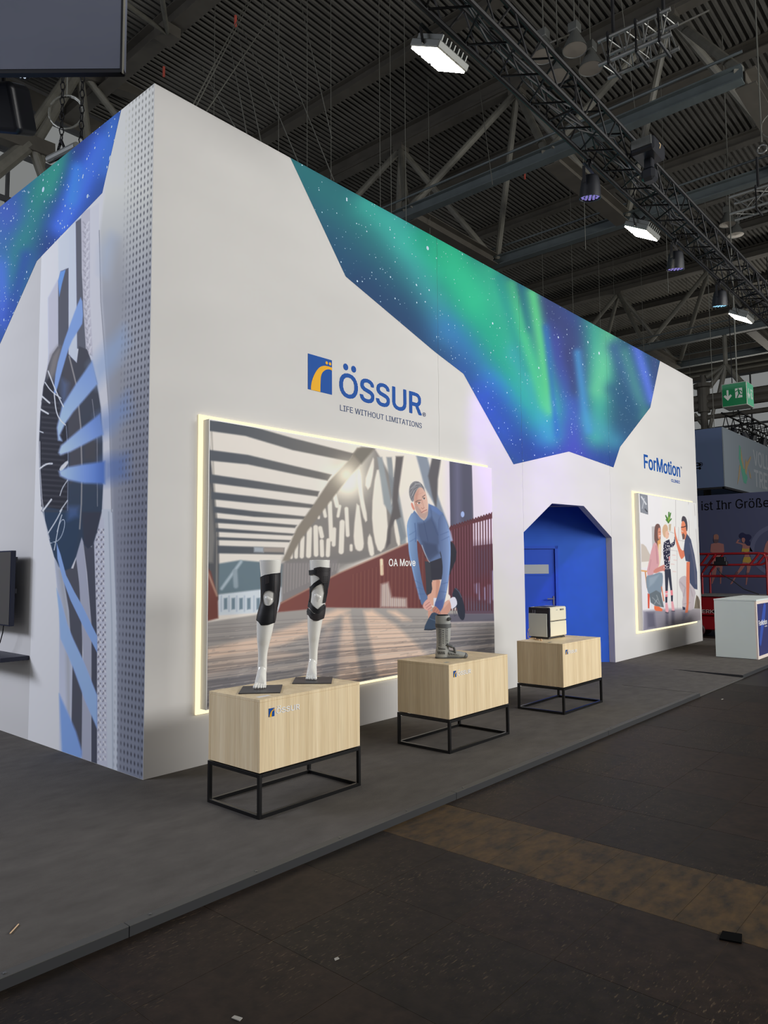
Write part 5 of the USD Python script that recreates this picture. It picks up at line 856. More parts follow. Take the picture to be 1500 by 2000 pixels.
def worn(t, name, man, base, mt, **k):
    if man.num_tri() == 0: return
    q = tri_of(man); v = q.vertices; put(t, name, (base + v[:, :1] * EL + v[:, 1:2] * EF + v[:, 2:] * Z, q.faces if np.dot(np.cross(EL, EF), Z) > 0 else q.faces[:, ::-1]), mt, smooth=35, **k)
# sleeve
kb = thing('knee_sleeve', 'plain black knee sleeve with an open kneecap hole', 'knee brace', b1 + Z * .35)
C1 = lambda p, y0=-.2, y1=.2: cut(p, 375, 1838, s1, y0, y1)
band = C1([(200, 400), (345, 366), (420, 335), (520, 316), (625, 306), (700, 300), (700, 990), (535, 985), (480, 1004), (375, 1008), (340, 965), (297, 942), (200, 930)])
hole = C1(list(map(tuple, smooth2([(386, 640), (392, 590), (440, 550), (500, 540), (560, 570), (572, 630), (555, 690), (520, 735), (480, 750), (410, 735)], 2))), 0, .2)
worn(kb, 'sleeve', (shell(r1, .0055, .005) ^ band) - hole, b1, 'brace_black')
ring_o = C1(list(map(tuple, smooth2([(374, 640), (380, 585), (436, 538), (502, 528), (570, 562), (584, 630), (566, 698), (526, 747), (480, 763), (400, 746)], 2))), 0, .2)
worn(kb, 'hole_rim', (shell(r1, .0075, .006) ^ ring_o) - hole, b1, 'brace_black'); worn(kb, 'pull_tab', shell(r1, .0072, .003) ^ C1([(428, 345), (485, 340), (488, 440), (430, 462)], 0, .2), b1, 'brace_grey', label='grey pull tab'); worn(kb, 'side_stay', shell(r1, .0072, .003) ^ C1([(560, 330), (585, 328), (580, 900), (545, 980)], 0, .2), b1, 'brace_grey')
# strapped brace
kb2 = thing('knee_brace', 'black and grey knee brace with crossing straps', 'knee brace', b2 + Z * .35)
C2 = lambda p, y0=0, y1=.2: cut(p, 1082, 1712, s2, y0, y1)
S2 = lambda p, o=.0055, th=.004, y0=0: shell(r2, o, th) ^ C2(p, y0)
worn(kb2, 'thigh_shell', S2([(1110, 232), (1160, 218), (1200, 212), (1400, 235), (1400, 520), (1275, 505), (1220, 440), (1180, 350), (1115, 320)], .0075, .006, -.2), b2, 'brace_grey', label='grey perforated thigh shell')
worn(kb2, 'calf_shell', S2([(950, 790), (1024, 772), (1050, 830), (1120, 845), (1180, 805), (1256, 735), (1400, 740), (1400, 905), (1230, 915), (1170, 938), (1110, 935), (1060, 905), (1030, 860), (950, 850)], .0075, .006, -.2), b2, 'brace_grey', label='grey calf shell')
worn(kb2, 'strap', S2([(950, 262), (1044, 258), (1150, 245), (1150, 305), (1060, 325), (950, 330)], .0095, .0075), b2, 'brace_black'); worn(kb2, 'strap', S2([(980, 490), (1062, 478), (1110, 430), (1190, 380), (1232, 430), (1150, 470), (1080, 520), (1052, 560), (980, 580)], .0095, .0075), b2, 'brace_black'); worn(kb2, 'strap', S2([(980, 700), (1040, 672), (1075, 720), (1165, 785), (1250, 715), (1262, 770), (1180, 842), (1110, 830), (1040, 760), (980, 740)], .0095, .0075), b2, 'brace_black')
worn(kb2, 'hinge_bar', S2([(1240, 430), (1300, 420), (1290, 560), (1262, 700), (1240, 700), (1262, 560)], .011, .009), b2, 'brace_black'); worn(kb2, 'inner_stay', S2([(1000, 470), (1064, 480), (1058, 600), (1046, 700), (990, 700)], .008, .006), b2, 'brace_black')
worn(kb2, 'strap', S2([(980, 770), (1040, 780), (1112, 846), (1090, 868), (1030, 835), (980, 820)], .0105, .0085), b2, 'brace_black')
dots = [C2(disc((1180 + 24 * i + 12 * (j % 2), 245 + 17 * j), 7, 5, 8)) for i in range(6) for j in range(3)] + [C2(disc((1245 + 22 * i, 350 + 28 * j), 7, 7, 8)) for i in range(3) for j in range(4)]
worn(kb2, 'vent_hole', shell(r2, .0079, .001) ^ m3.Manifold.batch_boolean(dots, m3.OpType.Add), b2, 'slot_black')

# ================================================================== grey walker boot
bo = on(crop(750, 1150, 5.556)(650, 752), 2, .7466); bs = ((bo - CAM) @ FW) / FPX / 5.556 * 1.02; ta = .0
BL = EL * math.cos(ta) - EF * math.sin(ta); BL = EL; BF = EF
t = thing('walker_boot', 'grey perforated walker boot with dark straps standing on the middle plinth', 'walker boot', bo)
def bt(x, y): return ((x - 650) * bs, (752 - y) * bs)
def bput(name, man, mt, smooth=35, **k):
    q = tri_of(man); v = q.vertices; put(t, name, (bo + v[:, :1] * BL + v[:, 1:2] * BF + v[:, 2:] * Z, q.faces if np.dot(np.cross(BL, BF), Z) > 0 else q.faces[:, ::-1]), mt, smooth=smooth, **k)
def side(poly, hw, sm=0): p = [bt(*q) for q in (smooth2(poly, sm) if sm else poly)]; p = [tuple(map(float, q)) for q in p]; p = p if Polygon(p).exterior.is_ccw else p[::-1]; return m3.Manifold.extrude(m3.CrossSection([A(p)]), 2 * hw).rotate((90, 0, 0)).translate((0, hw, 0))
def brow(y, l, r, w): return ((752 - y) * bs, (l - 650) * bs, (r - 650) * bs, w, w)
shaft = loft([brow(745, 566, 700, .042), brow(690, 562, 705, .046), brow(620, 572, 700, .046), brow(540, 574, 722, .050), brow(440, 570, 726, .055), brow(340, 564, 724, .057), brow(302, 566, 716, .056)], 48)
inner = loft([brow(560, 590, 706, .036), brow(440, 584, 712, .044), brow(330, 578, 710, .047), brow(290, 576, 706, .047)], 48)
footb = m3.Manifold.batch_hull([ball((*[bt(600, 715)[0]], 0, .032), .036), ball((bt(690, 700)[0], 0, .034), .036), ball((bt(690, 660)[0], 0, .052), .030)]) + m3.Manifold.batch_hull([ball((bt(690, 690)[0], 0, .036), .037), ball((bt(800, 705)[0], -.012, .032), .030), ball((bt(800, 705)[0], .012, .032), .030), ball((bt(865, 715)[0], -.01, .026), .025), ball((bt(865, 715)[0], .01, .026), .025)])
sole = m3.Manifold.batch_hull([side([(562, 735), (600, 748), (760, 760), (870, 752), (898, 720), (900, 690), (860, 712), (780, 722), (640, 716), (562, 700)], .036)]) ^ side([(556, 700), (640, 722), (760, 735), (815, 718), (860, 690), (902, 676), (905, 735), (870, 765), (700, 766), (560, 752)], .2)
cutx = side([(706, 560), (760, 596), (760, 480), (706, 520)], .03)
bput('shell', ((shaft + footb) - inner) ^ m3.Manifold.cube((.6, .4, .6)).translate((-.3, -.2, .001)), 'boot_grey'); bput('sole', m3.Manifold.batch_hull([m3.Manifold.cylinder(.012, .040, .043, 32).scale((1, 1, 1)).translate((bt(604, 0)[0], 0, 0)), m3.Manifold.cylinder(.012, .043, .045, 32).translate((bt(770, 0)[0], 0, 0)), m3.Manifold.cylinder(.010, .03, .032, 32).translate((bt(858, 0)[0], 0, .005))]), 'boot_dark', label='dark rocker sole')
bput('liner', loft([brow(600, 596, 700, .033), brow(330, 584, 704, .042), brow(293, 582, 702, .043)], 40), 'slot_black', label='black padded liner')
stra = loft([brow(428, 564, 734, .061), brow(388, 560, 732, .062)], 48) - loft([brow(440, 570, 726, .056), brow(380, 566, 725, .057)], 48); bput('calf_strap', stra, 'boot_dark', label='dark strap around the shaft')
bput('toe_cap', (m3.Manifold.batch_hull([ball((bt(838, 0)[0], 0, .020), .027), ball((bt(872, 0)[0], -.008, .022), .028), ball((bt(872, 0)[0], .008, .022), .028)]) ^ m3.Manifold.cube((.3, .3, .3)).translate((bt(838, 0)[0], -.15, .001))), 'boot_dark')
bput('instep_strap', m3.Manifold.batch_hull([ball((bt(690, 600)[0], y, bt(0, 610)[1]), .012) for y in (-.036, .036)] + [ball((bt(735, 620)[0], y, bt(0, 630)[1]), .012) for y in (-.036, .036)]), 'boot_dark'); bput('toe_strap', m3.Manifold.batch_hull([ball((bt(760, 640)[0], y, bt(0, 650)[1]), .010) for y in (-.034, .036)] + [ball((bt(770, 680)[0], y, bt(0, 690)[1]), .010) for y in (.032,)]), 'boot_dark')
bput('pump_dial', m3.Manifold.cylinder(.022, .017, .015, 24).rotate((90, 0, 0)).translate((bt(708, 0)[0], .052, bt(0, 335)[1])) + m3.Manifold.cylinder(.012, .012, .012, 24).rotate((90, 0, 0)).translate((bt(708, 0)[0], .064, bt(0, 335)[1])), 'boot_dark', label='round air pump dial')
sl = []
for y in range(440, 620, 17): sl += [side([(592, y), (622, y + 6), (622, y + 11), (592, y + 5)], .2), side([(664, y), (694, y - 4), (694, y + 1), (664, y + 6)], .2)]
for j, y in enumerate(range(452, 600, 22)): sl.append(side([(634, y), (648, y + 3), (648, y + 8), (634, y + 5)], .2))
for k_ in range(7): sl.append(side([(588 + 11 * k_, 634 + 2 * k_), (594 + 11 * k_, 634 + 2 * k_), (598 + 11 * k_, 658), (592 + 11 * k_, 658)], .2)); sl.append(side([(580 + 11 * k_, 676), (586 + 11 * k_, 676), (592 + 11 * k_, 706), (586 + 11 * k_, 706)], .2))
for k_ in range(9): sl.append(side([(690 + 13 * k_, 688 + 3 * k_), (697 + 13 * k_, 689 + 3 * k_), (700 + 13 * k_, 718 + (k_ // 3)), (694 + 13 * k_, 718)], .2))
slots = m3.Manifold.batch_boolean(sl, m3.OpType.Add); sk2 = (shaft.scale((1, 1, 1)) + footb); big = loft([brow(745, 564.5, 701.5, .0428), brow(690, 560.5, 706.5, .0468), brow(620, 570.5, 701.5, .0468), brow(540, 572.5, 723.5, .0508), brow(440, 568.5, 727.5, .0558), brow(340, 562.5, 725.5, .0578)], 48) + footb.scale((1.01, 1.02, 1.012))
bput('vent_slot', (big ^ slots) ^ m3.Manifold.cube((.5, .3, .5)).translate((-.25, 0.0, .012)), 'slot_black', label='dark vent slots')

# ================================================================== white tabletop device
dx0, dx1, dy0, dy1, z0, z1 = 4.503, 4.915, -.985, -.715, .772, 1.105
t = thing('tabletop_device', 'white and cream tabletop device with a dark open end on the farthest plinth', 'device', ((dx0 + dx1) / 2, (dy0 + dy1) / 2, .746))
zm = .945
put(t, 'casing', MB().box(dx0 + .022, dx1, dy0, dy1, z0, zm - .0015, .008), 'device_cream'); LID = put(t, 'lid', MB().box(dx0 + .022, dx1, dy0, dy1, zm + .0015, z1, .012), 'device_cream'); put(t, 'seam', MB().box(dx0 + .026, dx1 - .004, dy0 + .004, dy1 - .004, zm - .002, zm + .002), 'device_navy')
fr = MB().box(dx0, dx0 + .022, dy0 + .001, dy0 + .024, z0, z1 - .002, .004).box(dx0, dx0 + .022, dy1 - .024, dy1 - .001, z0, z1 - .002, .004).box(dx0, dx0 + .022, dy0 + .024, dy1 - .024, z1 - .030, z1 - .002, .004).box(dx0 + .006, dx0 + .022, dy0 + .02, dy1 - .02, z0, z1 - .02); put(t, 'end_frame', fr, 'device_navy')
put(t, 'end_panel', MB().box(dx0 - .008, dx0 + .006, dy0 + .030, dy1 - .004, z0 - .002, 1.035, .003), 'device_white'); put(t, 'top_plate', MB().box(dx0 + .05, dx1 - .14, dy0 + .06, dy1 - .05, z1 - .001, z1 + .004), 'device_navy')
put(t, 'rod', MB().tube([(dx0 + .002, dy1 - .06, 1.03), (dx0 + .002, dy1 - .06, z1 - .03)], .006, 8).tube([(dx0 + .002, dy1 - .085, 1.03), (dx0 + .002, dy1 - .085, z1 - .03)], .006, 8), 'steel_satin')
put(t, 'base_foot', MB().box(dx0 + .02, dx1 - .03, dy0 + .02, dy1 - .02, .755, z0 + .002), 'base_dark'); put(t, 'base_foot', MB().box(dx0 + .0, dx0 + .05, dy0 + .015, dy1 - .015, .7465, .762, .003), 'base_dark'); put(t, 'base_foot', MB().box(dx1 - .08, dx1 - .02, dy0 + .015, dy1 - .015, .7465, .762, .003), 'base_dark')
put(LID, 'button', MB().ext(sbox(4.76, 1.066, 4.775, 1.078), .001, (0, dy0 - .0003, 0), X, Z), 'device_navy')
for k_ in range(4): put(LID, 'button', MB().ext(sbox(4.70 + .024 * k_ + .06, 1.063, 4.714 + .024 * k_ + .06, 1.081), .001, (0, dy0 - .0003, 0), X, Z), 'device_navy')
put(LID, 'maker_mark', MB().ext(sbox(4.665, 1.067, 4.70, 1.075), .001, (0, dy0 - .0003, 0), X, Z), 'boot_grey')
o = on(crop(980, 1150, 6.818)(362, 665), 2, .746); t = thing('wooden_strap', 'pale loop strap with beads lying on the far plinth beside the white device', 'strap', o)
put(t, 'strap', MB().tube([o + A([0, -.0, .006]), o + A([.05, -.06, .006]), on(crop(980, 1150, 6.818)(440, 672), 2, .752), on(crop(980, 1150, 6.818)(500, 678), 2, .752)], .006, 6).tube([o + A([-.0, .01, .006]), o + A([.0, .012, .06]), o + A([.01, .012, .10]), o + A([.03, .01, .115])], .005, 6), 'wood_pale'); put(t, 'bead', MB().lathe([(0, -.012), (.012, -.006), (.012, .006), (0, .012)], on(crop(980, 1150, 6.818)(525, 680), 2, .759), X, 12), 'wood_pale')
o = on(crop(980, 1150, 6.818)(640, 712), 2, .746); put(pl3, 'top_label', MB().box(o[0] - .04, o[0] + .04, o[1] - .012, o[1] + .012, .7462, .7466), 'boot_dark')

# ================================================================== screen and shelf on the side wall
t = thing('wall_screen', 'flat dark screen on the side wall, cut by the left photo edge', 'screen', (-.14, 2.8, 1.4)); ty0, ty1, tz0, tz1, tx = 2.10, 3.55, 1.055, 1.765, -.16
put(t, 'panel', MB().box(tx, tx + .018, ty0 + .012, ty1 - .012, tz0 + .012, tz1 - .012), 'tv_screen'); put(t, 'bezel', MB().box(tx + .003, tx + .045, ty0, ty1, tz0, tz1, .003), 'tv_navy'); put(t, 'wall_bracket', MB().box(tx + .045, -.002, 2.6, 3.0, 1.25, 1.6), 'black_metal')
for z in (1.66, 1.36): put(t, 'side_button', MB().box(tx + .045, tx + .062, ty0 + .004, ty0 + .03, z, z + .045), 'black_plastic')
t = thing('wall_shelf', 'dark navy wall shelf below the screen, at the left photo edge', 'shelf', (-.13, 2.8, .74)); put(t, 'board', MB().box(-.26, -.001, 2.02, 3.4, .735, .775, .002), 'shelf_navy')
t = thing('power_cord', 'thin dark cord hanging from the screen to the shelf', 'cord', (-.1, 2.4, .9)); put(t, 'cord', MB().tube([(-.13, 2.30, 1.06), (-.125, 2.33, .98), (-.12, 2.40, .88), (-.12, 2.50, .81), (-.12, 2.62, .783), (-.12, 2.9, .78)], .005, 6), 'cable_black')

# ================================================================== white counter at the right
t = thing('reception_counter', 'white counter with a blue printed front at the right edge', 'counter', (11.1, -1.38, 0)); cx0, cx1, cy0, cy1, ch_ = 10.22, 12.0, -1.70, -1.03, .985
put(t, 'end_panel', MB().box(cx0, cx0 + .03, cy0 + .03, cy1, 0.004, ch_ - .026, .002), 'counter_white'); put(t, 'end_panel', MB().box(cx1 - .03, cx1, cy0 + .03, cy1, .004, ch_ - .026, .002), 'counter_white'); put(t, 'worktop', MB().box(cx0 - .004, cx1 + .004, cy0 - .004, cy1 + .004, ch_ - .025, ch_, .002), 'counter_white')
put(t, 'rear_panel', MB().box(cx0 + .03, cx1 - .03, cy1 - .02, cy1, .004, ch_ - .026), 'counter_white')
for a in ((cx0, cx0 + .045, .0, ch_ - .026), (cx1 - .045, cx1, 0, ch_ - .026), (cx0 + .045, cx1 - .045, 0, .05), (cx0 + .045, cx1 - .045, ch_ - .076, ch_ - .026)): put(t, 'front_frame', MB().box(a[0], a[1], cy0, cy0 + .03, a[2], a[3], .002), 'counter_edge')
FPR = put(t, 'front_print', MB().box(cx0 + .046, cx1 - .046, cy0 + .006, cy0 + .02, .051, ch_ - .077), 'print_indigo', label='dark blue printed front')
ov = Polygon([(10.32, .30), (10.38, .20), (10.44, .22), (10.86, .84), (10.80, .905), (10.68, .905)]); put(FPR, 'print_shape', MB().ext(Polygon(smooth2(list(ov.exterior.coords)[:-1], 2)), .001, (0, cy0 + .0055, 0), X, Z), 'print_blue')
put(FPR, 'print_wordmark', text('ForMotion', 10.335, 10.86, .545, .635, (0, cy0 + .004, 0), X, Z, bold=True, depth=.001), 'logo_white'); put(FPR, 'print_word', text('CLINIC', 10.70, 10.86, .505, .525, (0, cy0 + .004, 0), X, Z, bold=True, depth=.001), 'logo_white')

# ================================================================== neighbour booth: printed wall, hanging box sign
t = thing('booth_backdrop', 'dark violet printed booth wall reading ist Ihr Größe with cartoon bathers', 'booth wall', (16.1, -1, 0)); bxp = 16.0
put(t, 'printed_wall', MB().box(bxp, bxp + .12, -8.5, 4.0, HF, 3.29), 'backdrop'); FX = -Y     # its face looks along -x; to the right in the photo is -y
def bw(q): o = on(q, 0, bxp); return (-o[1], o[2])
c8, c9 = crop(1330, 820, 8.333), crop(1330, 1030, 6.897)
def flat(name, pts, mt, d=.0, sm=0, **k): p = Polygon(smooth2([bw(q) for q in pts], sm) if sm else [bw(q) for q in pts]).buffer(0); put(t, name, MB().ext(p, .002, (bxp - .001 - d, 0, 0), FX, Z), mt, **k)
a, b = bw(c8(338, 1480)), bw(c8(1445, 1440)); put(t, 'lettering', text('ist Ihr Größe', a[0], bw(c8(1440, 1400))[0], bw(c8(338, 1484))[1] + .01, bw(c8(345, 1345))[1] + .03, (bxp - .001, 0, 0), FX, Z), 'booth_black')
rc = bw((1520, 1075)); put(t, 'print_ring', MB().ext(Polygon(disc(rc, .62, .62, 48)).difference(Polygon(disc(rc, .52, .52, 48))), .002, (bxp - .001, 0, 0), FX, Z), 'backdrop_ring')
# bearded man
flat('cartoon_legs', [c9(420, 540), c9(485, 540), c9(470, 640), c9(425, 760), c9(412, 760)], 'toon_skin'); flat('cartoon_legs', [c9(520, 540), c9(562, 540), c9(545, 640), c9(540, 760), c9(526, 760), c9(525, 640)], 'toon_skin')
flat('cartoon_body', [c9(455, 210), c9(405, 225), c9(395, 330), c9(430, 345), c9(420, 540), c9(560, 540), c9(560, 340), c9(584, 330), c9(575, 225), c9(510, 208)], 'toon_skin'); flat('cartoon_head', [c9(438, 110), c9(460, 92), c9(490, 92), c9(510, 112), c9(508, 170), c9(480, 200), c9(445, 175)], 'toon_tan', .002, 1); flat('cartoon_beard', [c9(436, 150), c9(450, 165), c9(475, 160), c9(500, 165), c9(512, 150), c9(506, 200), c9(474, 216), c9(444, 200)], 'toon_beard', .004, 1)
# dancing woman
flat('cartoon_legs', [c9(850, 440), c9(915, 440), c9(820, 580), c9(760, 640), c9(690, 760), c9(660, 768), c9(710, 690), c9(770, 580)], 'toon_skin'); flat('cartoon_legs', [c9(880, 450), c9(950, 440), c9(940, 540), c9(905, 650), c9(885, 775), c9(873, 775), c9(880, 640), c9(890, 560)], 'toon_skin')
flat('cartoon_body', [c9(830, 240), c9(800, 225), c9(738, 212), c9(765, 165), c9(790, 165), c9(768, 200), c9(830, 215), c9(885, 225), c9(925, 250), c9(968, 325), c9(940, 325), c9(915, 290), c9(905, 340), c9(945, 440), c9(845, 440), c9(865, 340), c9(822, 310)], 'toon_skin')
flat('cartoon_swimwear', [c9(826, 280), c9(868, 290), c9(920, 285), c9(920, 328), c9(862, 330), c9(816, 328)], 'toon_yellow', .002); flat('cartoon_swimwear', [c9(850, 400), c9(936, 400), c9(950, 460), c9(905, 478), c9(828, 465)], 'toon_yellow', .002)
flat('cartoon_hair', [c9(780, 110), c9(805, 75), c9(840, 68), c9(870, 95), c9(920, 90), c9(958, 125), c9(940, 165), c9(915, 175), c9(942, 205), c9(935, 245), c9(900, 250), c9(868, 225), c9(866, 185), c9(830, 160), c9(795, 150)], 'toon_hair', .002, 2); flat('cartoon_face', [c9(818, 140), c9(860, 140), c9(868, 180), c9(845, 215), c9(822, 190)], 'toon_skin', .004, 1)
flat('cartoon_boot', [c9(745, 595), c9(778, 605), c9(738, 670), c9(716, 655)], 'toon_boot', .002); flat('cartoon_boot', [c9(882, 610), c9(918, 610), c9(905, 655), c9(880, 655)], 'toon_boot', .002)
flat('cartoon_body', [c9(1150, 190), c9(1200, 165), c9(1240, 165), c9(1290, 190), c9(1320, 330), c9(1295, 335), c9(1285, 430), c9(1255, 700), c9(1230, 700), c9(1220, 460), c9(1205, 700), c9(1180, 700), c9(1160, 430), c9(1140, 335), c9(1110, 330)], 'toon_skin', 0, 1); flat('cartoon_head', [c9(1195, 100), c9(1220, 80), c9(1245, 100), c9(1240, 150), c9(1220, 168), c9(1200, 150)], 'toon_tan', .002, 2)
put(t, 'rail', MB().box(bxp - .06, bxp, -8.5, 4, .55, .60).box(bxp - .05, bxp, -8.5, 4, .70, .72), 'lift_grey')
sx = 19.0; t = thing('hanging_sign', 'grey box sign hung high behind the booth, with faint lettering VOLL IM TREND', 'hanging sign', (sx, 1, 4)); a = on(c8(665, 115), 0, sx); b = on(c8(690, 1085), 0, sx); yk = a[1]; z1_, z0_ = a[2], b[2]
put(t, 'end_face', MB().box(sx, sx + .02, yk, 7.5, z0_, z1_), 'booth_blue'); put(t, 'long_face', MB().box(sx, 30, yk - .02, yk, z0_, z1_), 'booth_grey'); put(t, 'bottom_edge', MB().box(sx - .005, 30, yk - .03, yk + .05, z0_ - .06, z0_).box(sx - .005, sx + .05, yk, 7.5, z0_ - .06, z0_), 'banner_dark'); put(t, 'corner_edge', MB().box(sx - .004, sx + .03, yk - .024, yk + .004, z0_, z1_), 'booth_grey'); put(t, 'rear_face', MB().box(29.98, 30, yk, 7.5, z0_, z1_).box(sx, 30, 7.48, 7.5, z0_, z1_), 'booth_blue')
def sg(q): o = on(q, 1, yk - .02); return (o[0], o[2])
def sflat(name, pts, mt, d=0): p = Polygon([sg(q) for q in pts]).buffer(0); put(t, name, MB().ext(p, .002, (0, yk - .021 - d, 0), X, Z), mt)
q0, q1, q2 = sg(c8(1150, 720)), sg(c8(1170, 480)), sg(c8(1445, 770)); q3 = sg(c8(1450, 600)); put(t, 'lettering', text('VOLL IM', q1[0], q1[0] + (q2[0] - q1[0]) * 1.55, q0[1] - .02, q1[1], (0, yk - .021, 0), X, Z, bold=True), 'booth_text')
q4, q5 = sg(c8(1150, 1100)), sg(c8(1150, 790)); put(t, 'lettering', text('TREND', q1[0], q1[0] + (q2[0] - q1[0]) * 1.42, q4[1] + .06, q5[1], (0, yk - .021, 0), X, Z, bold=True), 'booth_text')
sflat('print_figure', [c8(945, 640), c8(985, 640), c8(1085, 940), c8(1060, 1045), c8(1020, 1020)], 'toon_green'); sflat('print_figure', [c8(945, 410), c8(965, 430), c8(985, 640), c8(940, 640)], 'toon_green'); sflat('print_figure', [c8(1050, 640), c8(1075, 690), c8(1130, 590), c8(1140, 620), c8(1085, 760), c8(1060, 900), c8(1040, 840)], 'toon_ochre', .002); sflat('print_figure', [c8(970, 450), c8(1000, 640), c8(1030, 800), c8(1015, 800), c8(975, 640)], 'toon_ochre', .002); sflat('print_figure', [c8(950, 730), c8(970, 760), c8(945, 960), c8(915, 1050), c8(935, 900)], 'toon_ochre', .002); sflat('print_figure', [c8(1100, 790), c8(1135, 900), c8(1140, 960), c8(1120, 940)], 'toon_ochre', .002)
o = on(c8(262, 790), 0, sx); k_ = on(c8(320, 725), 0, sx); put(t, 'end_lettering', text('e', -o[1] - .08, -o[1] + .10, o[2] - .02, o[2] + .17, (sx - .001, 0, 0), -Y, Z).ext(disc((-on(c8(308, 790), 0, sx)[1], on(c8(308, 790), 0, sx)[2]), .035, .035), .002, (sx - .001, 0, 0), -Y, Z), 'booth_black'); put(t, 'registered_mark', MB().ext(Polygon(disc((-k_[1], k_[2]), .06, .06)).difference(Polygon(disc((-k_[1], k_[2]), .045, .045))).union(Polygon(disc((-k_[1], k_[2]), .025, .025))), .002, (sx - .001, 0, 0), -Y, Z), 'booth_black')
for x, y in ((sx + .3, yk + .3), (28, yk + .3), (sx + .3, 7.0)): put(t, 'suspension_cable', MB().tube([(x, y, z0_), (x, y, 13.6)], .01, 5), 'cable')

# ================================================================== red scissor lift
lx = 14.2; t = thing('scissor_lift', 'red scissor lift platform with tubular guard rails behind the counter', 'scissor lift', (lx + .6, -.3, HF))
def lp(x, y, X_=lx): o = on(c9(x, y), 0, X_); return o
zt_, zm_, zl_ = lp(700, 352)[2], lp(700, 505)[2], lp(700, 660)[2]; ya = 1.5; yb = lp(1148, 400)[1]; zf = lp(700, 905)[2]
rl = MB(); r_ = .024
for X_ in (lx, lx + .55):
    put(t, 'guard_rail', MB().tube([(X_, ya, zt_), (X_, yb + .14, zt_), (X_, yb + .04, zt_ - .03), (X_, yb, zt_ - .12), (X_, yb, zf)], r_, 10), 'lift_red'); put(t, 'guard_rail', MB().tube([(X_, ya, zl_), (X_, yb, zl_)], r_, 10), 'lift_red')
    put(t, 'guard_rail', MB().tube([(X_, lp(255, 505)[1], zm_), (X_, lp(990, 505)[1], zm_), (X_, lp(1040, 490)[1], zm_ + .03), (X_, lp(1130, 380)[1], zt_ - .05)], r_, 10), 'lift_red'); put(t, 'guard_rail', MB().tube([(X_, lp(930, 505)[1], zm_), (X_, lp(1060, 360)[1], zt_)], r_, 10), 'lift_red')
    put(t, 'guard_rail', MB().tube([(X_, lp(378, 360)[1], zt_), (X_, lp(262, 500)[1], zm_)], r_, 10), 'lift_red'); put(t, 'guard_rail', MB().tube([(X_, lp(470, 365)[1], zt_), (X_, lp(300, 590)[1], lp(300, 590)[2]), (X_, lp(284, 620)[1], lp(284, 620)[2]), (X_, lp(284, 700)[1], zf)], r_, 10), 'lift_red')
    put(t, 'post', MB().tube([(X_, ya, zf), (X_, ya, zt_)], r_, 10), 'lift_red')
for y in (yb, ya): put(t, 'end_rail', MB().tube([(lx, y, zt_ - .1), (lx + .55, y, zt_ - .1)], r_, 10).tube([(lx, y, zl_), (lx + .55, y, zl_)], r_, 10), 'lift_red')
put(t, 'platform_deck', MB().box(lx - .03, lx + .60, yb - .02, ya + .05, zf - .05, zf), 'lift_grey'); put(t, 'body', MB().box(lx, lx + .55, yb - .3, ya, .42, zf - .055, .02), 'lift_red'); put(t, 'lower_body', MB().box(lx + .03, lx + .54, yb - .25, ya, .10, .41, .02), 'lift_red'); put(t, 'scissor_bar', MB().bar((lx + .02, yb, .44), (lx + .02, ya, .60), .04, .06), 'lift_dark')
for y in (yb - .05, .55, ya - .2):
    for X_ in (lx + .02, lx + .50): put(t, 'wheel', MB().lathe([(0, -.05), (.13, -.05), (.145, -.03), (.145, .03), (.13, .05), (0, .05)], (X_, y, HF + .147), X, 24), 'lift_dark')
a, b = lp(285, 1155), lp(445, 1120); put(t, 'body_lettering', text('FLAMMANWERK', -a[1] - .62, -b[1], a[2] + .0, a[2] + .085, (lx - .001, 0, 0), -Y, Z, bold=True), 'lift_text') if False else put(t, 'body_lettering', text('ERK', -a[1], -b[1], a[2], a[2] + .085, (lx - .001, 0, 0), -Y, Z, bold=True), 'lift_text')
q = lp(550, 440); put(t, 'control_box', MB().obox(q - X * .06 + Z * .0, np.eye(3), (.05, .10, .07), .01).obox(q - X * .06 - Z * .07, np.eye(3), (.07, .135, .045), .01), 'black_plastic', label='black control box'); put(t, 'control_cable', MB().tube([lp(500, 545) - X * .07, lp(560, 630) - X * .07, lp(700, 710) - X * .07, lp(860, 830) - X * .07, lp(960, 865) - X * .07, lp(1060, 900) - X * .05], .011, 6), 'cable_black')

